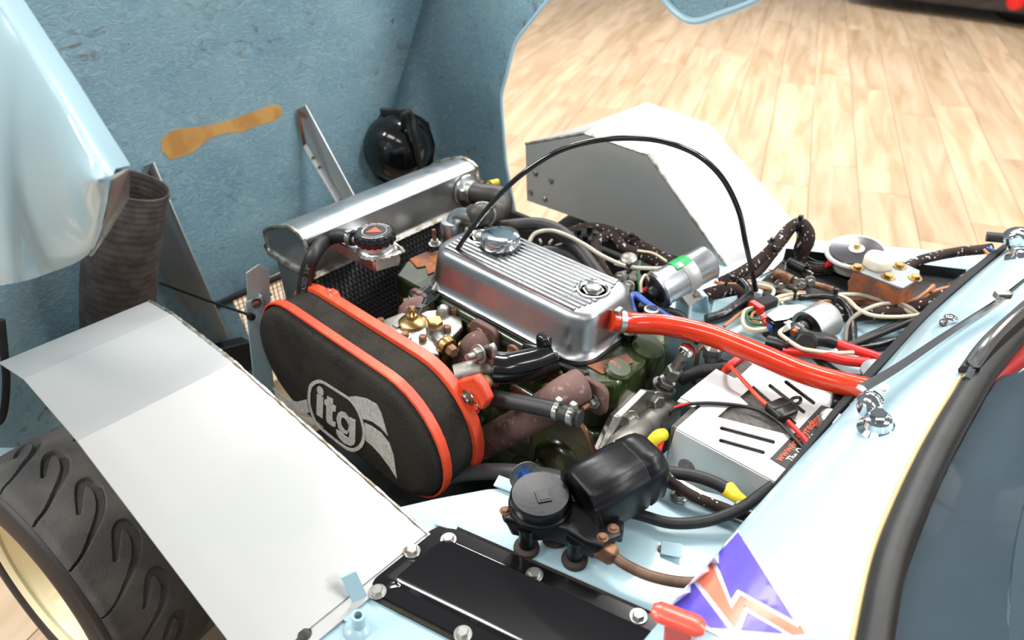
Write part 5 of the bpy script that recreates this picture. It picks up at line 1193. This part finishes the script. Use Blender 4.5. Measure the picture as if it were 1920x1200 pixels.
cw('brown wire arch in front of the rusty reservoir', M_brown, [(1590, 560, .69), (1630, 560, .69), (1680, 568, .69), (1715, 562, .70), (1740, 545, .715), (1750, 536, .72), (1745, 548, .71)], .0048)
cw('brown wire reaching the scuttle seal', M_brown, [(1720, 568, .695), (1745, 550, .705), (1770, 541, .71), (1800, 536, .715)], .0048)
cw('brown wire curl behind the solenoid', M_brown, [(1520, 575, .69), (1540, 566, .695), (1565, 563, .695), (1588, 565, .69), (1590, 575, .685)], .004)
cw('cream wire hooked over the ignition coil cap', M_cream, [(1222, 530, .755), (1210, 516, .77), (1202, 530, .76), (1203, 548, .74)], .0034)
cw('cream wire tucked along the far arch looms', M_cream, [(1195, 470, .735), (1225, 475, .735), (1250, 490, .73)], .0032)
cw('green wire hanging behind the rocker cover end', M_greenw, [(1200, 490, .73), (1197, 515, .72), (1200, 550, .70)], .004)
cw('red wire stub beside the coil cap', M_redw, [(1207, 545, .72), (1215, 541, .73)], .006)
wire('taped_lead', 'black taped lead dropping from the cable tie past the solenoid', 'wire', M_tape, .0085, [(1500, 558, .70), (1540, 556, .70), (1572, 562, .70), (1590, 580, .695), (1598, 605, .68), (1600, 640, .668), (1602, 650, .664)], 12)
wire('taped_lead', 'black crinkled tape bundle on the panel before the coil stand', 'wire', M_tape, .013, [(1325, 600, .67), (1355, 590, .675), (1380, 575, .68), (1398, 560, .685), (1402, 545, .69), (1390, 530, .69)], 12)
wire('black_conduit', 'long black cable running to the scuttle in front of the taped lead', 'cable', M_rubber, .0075, [(1575, 655, .67), (1620, 638, .675), (1680, 614, .685), (1740, 590, .70), (1780, 572, .71)], 12)
wire('black_conduit', 'second black cable beside the printed one near the scuttle', 'cable', M_rubber, .0075, [(1585, 650, .665), (1640, 625, .675), (1690, 605, .685), (1735, 588, .69)], 12)
wire('black_conduit', 'thick black taped cable near the foam seal', 'cable', M_tape, .0095, [(1600, 655, .66), (1640, 650, .668), (1670, 642, .675), (1700, 636, .685)], 12)
wire('black_conduit', 'black cable drooping under the red starter cables', 'cable', M_rubber, .010, [(1530, 668, .68), (1548, 685, .675), (1572, 702, .67), (1600, 710, .67), (1630, 710, .67)], 12)
wire('red_cable', 'upper red starter cable leaving the black boot', 'cable', M_redw, .0105, [(1560, 641, .70), (1600, 655, .70), (1640, 668, .70), (1670, 680, .70)], 14, 'red starter cables')
wire('red_cable', 'lower red starter cable emerging from the second boot', 'cable', M_redw, .0105, [(1470, 658, .69), (1505, 661, .70), (1540, 665, .70), (1585, 676, .70), (1630, 680, .70)], 14, 'red starter cables')
wire('cream_lead', 'cream lead from the solenoid terminal lying over the boots', 'wire', M_cream, .0045, [(1472, 615, .71), (1462, 624, .71), (1475, 636, .71), (1500, 652, .715), (1520, 657, .712), (1560, 662, .705), (1600, 661, .70)])
cb2 = T('cable_end', 'silver capped cable end beside the foam seal', 'terminal', PZ(1640, 695, .69))
MB().lathe([(.020, 0), (.021, .003), (.021, .02), (.018, .024), (.001, .025)], PZ(1640, 700, .70), (-.4, -.5, .8), 26).obj('cap', M_alu, cb2)
MB().cyl(PZ(1625, 706, .69), PZ(1640, 712, .68), .008).obj('tail', M_redw, cb2)
cb3 = T('battery_clip', 'black battery terminal clip against the scuttle edge', 'terminal', PZ(1578, 755, BZ))
q = PZ(1575, 750, BZ+.02); MB().box(q, (.03, .045, .026), Matrix.Rotation(.4, 3, 'Z')).obj('clip', M_black, cb3, bev=.006)
MB().box(q+V(.0, .02, .014), (.02, .03, .016), Matrix.Rotation(.4, 3, 'Z')).obj('clip_lid', M_black, cb3, bev=.005)
MB().lathe([(.018, 0), (.019, .003), (.019, .03), (.016, .033)], PZ(1548, 800, BZ+.004), (.2, -.1, 1), 26).thing('battery_post', M_alu, 'bright round battery post at the scuttle edge', 'battery post')
# cable ties
def tie(px, z, label, n=(1, .2, 0), r=.016):
    c = PZ(*px, z); t = T('cable_tie', label, 'cable tie', c, 'black cable ties')
    MB().lathe([(r, -.003), (r*1.12, -.003), (r*1.12, .003), (r, .003)], c, n, 20, cap=False).obj('strap', M_black, t)
    MB().box(c+V(0, -.004, r+.004), (.010, .010, .010)).obj('head', M_black, t, bev=.001)
tie((1185, 455), .72, 'black cable tie around the looms beside the far arch', (.5, -.6, 0), .019)
tie((1500, 420), .785, 'black cable tie on top of the arching cloth loom', (.6, .1, .3), .016)
tie((1447, 462), .752, 'black cable tie halfway up the arching cloth loom', (.5, .5, .5), .016)
tie((1500, 490), .69, 'black cable tie below the loop beside the horn wires', (0, .3, 1), .015)
tie((1372, 535), .69, 'black cable tie around the brown wires by the coil', (.7, -.3, 0), .020)
tie((1565, 560), .70, 'black cable tie holding the taped lead before the reservoir', (.7, .3, 0), .020)
tie((1490, 553), .70, 'black cable tie around the cream wires', (.7, .3, 0), .012)
tie((1677, 570), .70, 'black cable tie where the steel conduits cross', (.7, .4, 0), .012)
tie((1180, 505), .772, 'black cable tie on the conduit behind the rocker cover', (.7, .2, 0), .010)

# ================================================================ FUSE, RELAY, SOLENOID
fu = T('fuse_block', 'taped fuse block with a red connector on the far panel', 'fuse', PZ(1432, 580, SZ))
R3 = frame(PZ(1436, 567, .70), (0, 0, 1), PZ(1452, 560, .70)-PZ(1420, 573, .70)).to_3x3()
q = PZ(1436, 568, .70); MB().box(q, (.048, .030, .022), R3).obj('taped_body', mat('cloth_tape', (44, 40, 40), .8), fu, bev=.003)
q = PZ(1418, 577, .702); MB().box(q, (.016, .034, .022), R3).obj('red_connector', M_redw, fu, bev=.002)
for p in ((1443, 557), (1452, 562)): MB().cyl(PZ(p[0]-3, p[1]+2, .703), PZ(p[0]+3, p[1]-2, .704), .005).obj('blue_sleeve', M_bluew, fu)
re = T('relay', 'black relay under a bright steel bracket beside the solenoid', 'relay', PZ(1480, 620, SZ))
rA = [PZ(1436, 592, .712), PZ(1462, 575, .712), PZ(1500, 572, .712), PZ(1520, 580, .712), PZ(1478, 600, .712), PZ(1452, 604, .712)]
MB().prism([p+V(0, 0, -.004) for p in rA], (0, 0, -.05)).obj('body', M_blackg, re, bev=.003)
MB().prism(rA, (0, 0, .003)).obj('steel_cover', M_alup, re, bev=.001)
for p, mt in (((1436, 596), M_redw), ((1440, 604), M_redw), ((1448, 611), M_bluew)):
    q = PZ(p[0], p[1], .694); MB().box(q, (.026, .014, .013), R3).obj('spade_terminal', mt, re, bev=.003)
so_ = T('starter_solenoid', 'silver cylindrical starter solenoid with copper stud', 'solenoid', PZ(1540, 625, SZ))
s0, s1 = PZ(1512, 618, .705), PZ(1555, 595, .710); sd4 = (s1-s0).normalized()
MB().lathe([(.030, .006), (.036, .002), (.0405, 0), (.041, .004), (.041, .062), (.038, .068), (.001, .07)], s0, sd4, 40, cap=False).obj('can', mat('speckled_zinc', (188, 190, 188), .38, .8, c3=(60, 56, 50), sc3=160, ramp3=(.66, .70)), so_)
MB().lathe([(.034, .004), (.033, .012), (.001, .013)], s0, sd4, 30).obj('insulator', M_black, so_)
a5 = PZ(1490, 622, .71); a6 = PZ(1508, 612, .71); d5 = (a5-a6).normalized()
for k, (r, h) in enumerate(((.014, .0), (.011, .008), (.015, .014), (.010, .022))): MB().lathe([(r, 0), (r, .007)], a6+d5*h, d5, 6 if k in (1, 3) else 20).obj('terminal_nut', M_zinc, so_, bev=.0008)
MB().cyl(a6, a6+d5*.040, .007).obj('copper_stud', mat('copper_stud', (196, 112, 66), .4, .8), so_)
MB().box(PZ(1478, 605, .712), (.018, .010, .003), R3).obj('spade_tag', M_zinc, so_)
MB().prism([PZ(1515, 605, .72), PZ(1527, 608, .72), PZ(1530, 622, .70), PZ(1518, 618, .70)], (.003, 0, 0)).obj('tag', M_zinc, so_)
MB().prism([PZ(1470, 612, .715), PZ(1482, 608, .715), PZ(1483, 618, .71), PZ(1468, 625, .71)], (0, 0, .002)).obj('ring_tag', M_zinc, so_)
bo = T('rubber_boot', 'black rubber boot with round plug on the upper red starter cable', 'rubber boot', PZ(1515, 650, .68))
MB().tube([PZ(1503, 628, .71), PZ(1515, 634, .712), PZ(1540, 636, .706), PZ(1565, 643, .70)], .016, 16, rad=lambda t, i: .019-.005*t).obj('sleeve', M_black, bo)
MB().lathe([(.022, -.02), (.022, 0), (.017, .002), (.016, .005), (.001, .005)], PZ(1512, 642, .712), (.3, -.7, .5), 28).obj('plug', M_black, bo)
bo = T('rubber_boot', 'black rubber boot with round plug on the lower red starter cable', 'rubber boot', PZ(1480, 660, .67))
MB().tube([PZ(1440, 642, .685), PZ(1465, 648, .69), PZ(1490, 657, .69)], .016, 16).obj('sleeve', M_black, bo)
MB().lathe([(.018, -.02), (.018, 0), (.013, .002), (.012, .004), (.001, .004)], PZ(1484, 654, .70), (.3, -.7, .4), 28).obj('plug', M_black, bo)

# ================================================================ PEDAL LINKAGE, RESERVOIR, HORN
pk = T('pedal_linkage', 'steel pedal linkage with two return springs in the black well', 'linkage', PZ(1490, 540, SZ))
def spring(a, b, r, n, mt, wr):
    d_ = b-a; u, w_ = basis(d_); pts = [a+d_*(k/(n*10))+(u*cos(2*pi*k/10)+w_*sin(2*pi*k/10))*r for k in range(n*10+1)]
    MB().tube(pts, wr, 6, res=1).obj('return_spring', mt, pk)
spring(PZ(1480, 492, .715), PZ(1510, 507, .715), .012, 13, M_black, .0020)
spring(PZ(1455, 513, .712), PZ(1485, 527, .712), .012, 14, M_rustb, .0020)
MB().tube([PZ(1468, 485, .72), PZ(1474, 490, .72), PZ(1481, 493, .715)], .0016, 6).obj('spring_hook', M_black, pk)
MB().tube([PZ(1440, 505, .715), PZ(1450, 508, .715), PZ(1457, 513, .712)], .0016, 6).obj('spring_hook', M_rustb, pk)
for a, b, h in (((1455, 530), (1490, 540), .03), ((1470, 505), (1516, 524), .025)):
    pa, pb = PZ(*a, .688), PZ(*b, .688); MB().prism([pa, pb, pb+V(0, 0, h), pa+V(0, 0, h)], (.006, -.006, 0)).obj('lever', M_cast, pk, bev=.001)
MB().prism([PZ(1510, 518, .70), PZ(1522, 510, .70), PZ(1522, 510, .70)+V(0, 0, -.03), PZ(1510, 518, .70)+V(0, 0, -.035)], (.006, .0, 0)).obj('fork', M_cast, pk, bev=.001)
MB().cyl(PZ(1514, 530, .69), PZ(1562, 543, .69), .008).obj('push_rod', M_rustb, pk)
for p in ((1462, 534), (1450, 520), (1500, 533), (1518, 528)): bolt(PZ(*p, .695), (.6, -.7, .2), .010, M_cast, pk, h=.014)
rv = T('fluid_reservoir', 'rusty brown fluid reservoir box with grey lid and white cap', 'reservoir', PZ(1650, 540, SZ))
lid = [PZ(*p, .752) for p in ((1598, 503), (1640, 482), (1688, 490), (1725, 507), (1724, 522), (1695, 539), (1690, 539))]
MB().prism(lid, (0, 0, -.006)).obj('lid', mat('grey_steel_lid', (150, 154, 156), .4, .6), rv, bev=.0015)
lc = sum(lid, Vector())/len(lid)
MB().loft([[lc+(p-lc)*s_+V(0, 0, z) for p in lid] for s_, z in ((.97, -.006), (.985, -.03), (.95, -.085))]).obj('body', M_rust, rv, bev=.004)
MB().prism([PZ(1588, 528, .70), PZ(1604, 508, .735), PZ(1612, 540, .70), PZ(1590, 545, .685)], (.01, .01, 0)).obj('neck', M_rust, rv, bev=.003)
wcp = PZ(1644, 498, .752); pts = []
for z, r in ((0, .029), (.003, .031), (.020, .031), (.025, .029), (.027, .024)):
    pts.append([wcp+V(r*(1+.03*cos(5*a))*cos(a), r*(1+.03*cos(5*a))*sin(a), z) for a in [2*pi*k/60 for k in range(60)]])
MB().loft(pts).obj('cap', M_white, rv, sm=50)
for p in ((1607, 503), (1686, 500), (1665, 520), (1716, 522)): bolt(PZ(*p, .752), (0, 0, 1), .010, M_brass, rv, h=.009)
ho = T('horn', 'round grey horn with a dark glossy disc on the far panel', 'horn', PZ(1605, 490, SZ))
hq = PZ(1605, 474, .725); hn = V(-.06, -.16, 1).normalized()
MB().lathe([(.035, -.045), (.055, -.035), (.06, -.018), (.060, -.006), (.070, -.003), (.0725, .002), (.070, .006), (.064, .006)], hq, hn, 48).obj('rim', mat('horn_grey', (176, 182, 172), .4), ho)
MB().lathe([(.063, .005), (.060, .009), (.030, .012), (.001, .013)], hq, hn, 48).obj('disc', mat('horn_disc', (62, 60, 66), .22, .3), ho)
MB().lathe([(.018, .012), (.018, .014), (.008, .015)], hq, hn, 24).obj('washer', M_white, ho); bolt(hq+hn*.013, hn, .008, M_brass, ho, h=.012)
for k, (a, b) in enumerate((((1552, 493), (1566, 489)), ((1548, 497), (1568, 494)))):
    MB().cyl(PZ(*a, .70), PZ(*b, .70), .006).obj('red_terminal', M_redw, ho)
cw('thin black horn wire from the cloth loom', M_black, [(1505, 475, .71), (1520, 485, .70), (1535, 491, .70), (1556, 491, .70)], .0022)
cw('second thin black horn wire below the first', M_black, [(1500, 486, .70), (1515, 490, .70), (1530, 494, .70), (1550, 495, .70)], .0022)
MB().cyl(PZ(1585, 500, SZ), PZ(1590, 492, .69), .010).obj('post', M_dark, ho)
# wires at the far scuttle end
cw('blue wire entering the far scuttle end', M_bluew, [(1850, 465, .725), (1866, 470, .728), (1882, 468, .735)], .004)
cw('brown wire entering the far scuttle end', M_brown, [(1845, 468, .72), (1855, 478, .72), (1860, 485, .715)], .0036)
# distributor and junction parts seen in the gap behind the rocker cover
di = T('distributor', 'black distributor cap half hidden behind the rocker cover', 'distributor', PZ(1105, 470, .66))
dq = PZ(1100, 462, .70); MB().lathe([(.034, -.05), (.036, 0), (.034, .02), (.024, .03), (.001, .032)], dq, (.1, .1, 1), 28).obj('cap', M_blackg, di)
for k in range(4):
    a = k*pi/2+.4; MB().cyl(dq+V(.022*cos(a), .022*sin(a), .02), dq+V(.024*cos(a), .024*sin(a), .045), .008).obj('tower', M_blackg, di)
fp_ = T('heater_valve', 'small cast valve with steel fittings behind the rocker cover', 'valve', PZ(1175, 520, .66))
q = PZ(1178, 500, .705); MB().lathe([(.022, 0), (.024, .012), (.02, .03), (.012, .036), (.001, .036)], q, (.1, -.2, 1), 24).obj('body', M_cast, fp_)
for p in ((1163, 522), (1178, 538), (1172, 520), (1190, 520)): bolt(PZ(*p, .70), (.3, -.8, .4), .011, M_cast, fp_, h=.022)
MB().prism([PZ(1150, 495, .72), PZ(1180, 472, .735), PZ(1195, 485, .73), PZ(1185, 505, .72)], (0, 0, -.006)).obj('lever', M_cast, fp_, bev=.002)
al = T('alternator', 'grey alloy alternator body low behind the rocker cover', 'alternator', PZ(1040, 470, .55))
q = PZ(1020, 470, .68); MB().lathe([(.05, -.08), (.062, -.07), (.064, -.01), (.058, .0), (.03, .006), (.001, .006)], q, (-.25, .25, 1), 32).obj('case', M_cast, al)
for k in range(10):
    a = 2*pi*k/10; MB().box(q+V(.045*cos(a), .045*sin(a), .004), (.02, .006, .006), Matrix.Rotation(a, 3, 'Z')).obj('vent_rib', M_cast, al)
bx_ = T('regulator_box', 'black regulator box near the far inner arch', 'box', PZ(1100, 440, .60))
MB().box(PZ(1100, 448, .715), (.05, .06, .03), Matrix.Rotation(.5, 3, 'Z')).obj('body', M_black, bx_, bev=.003)
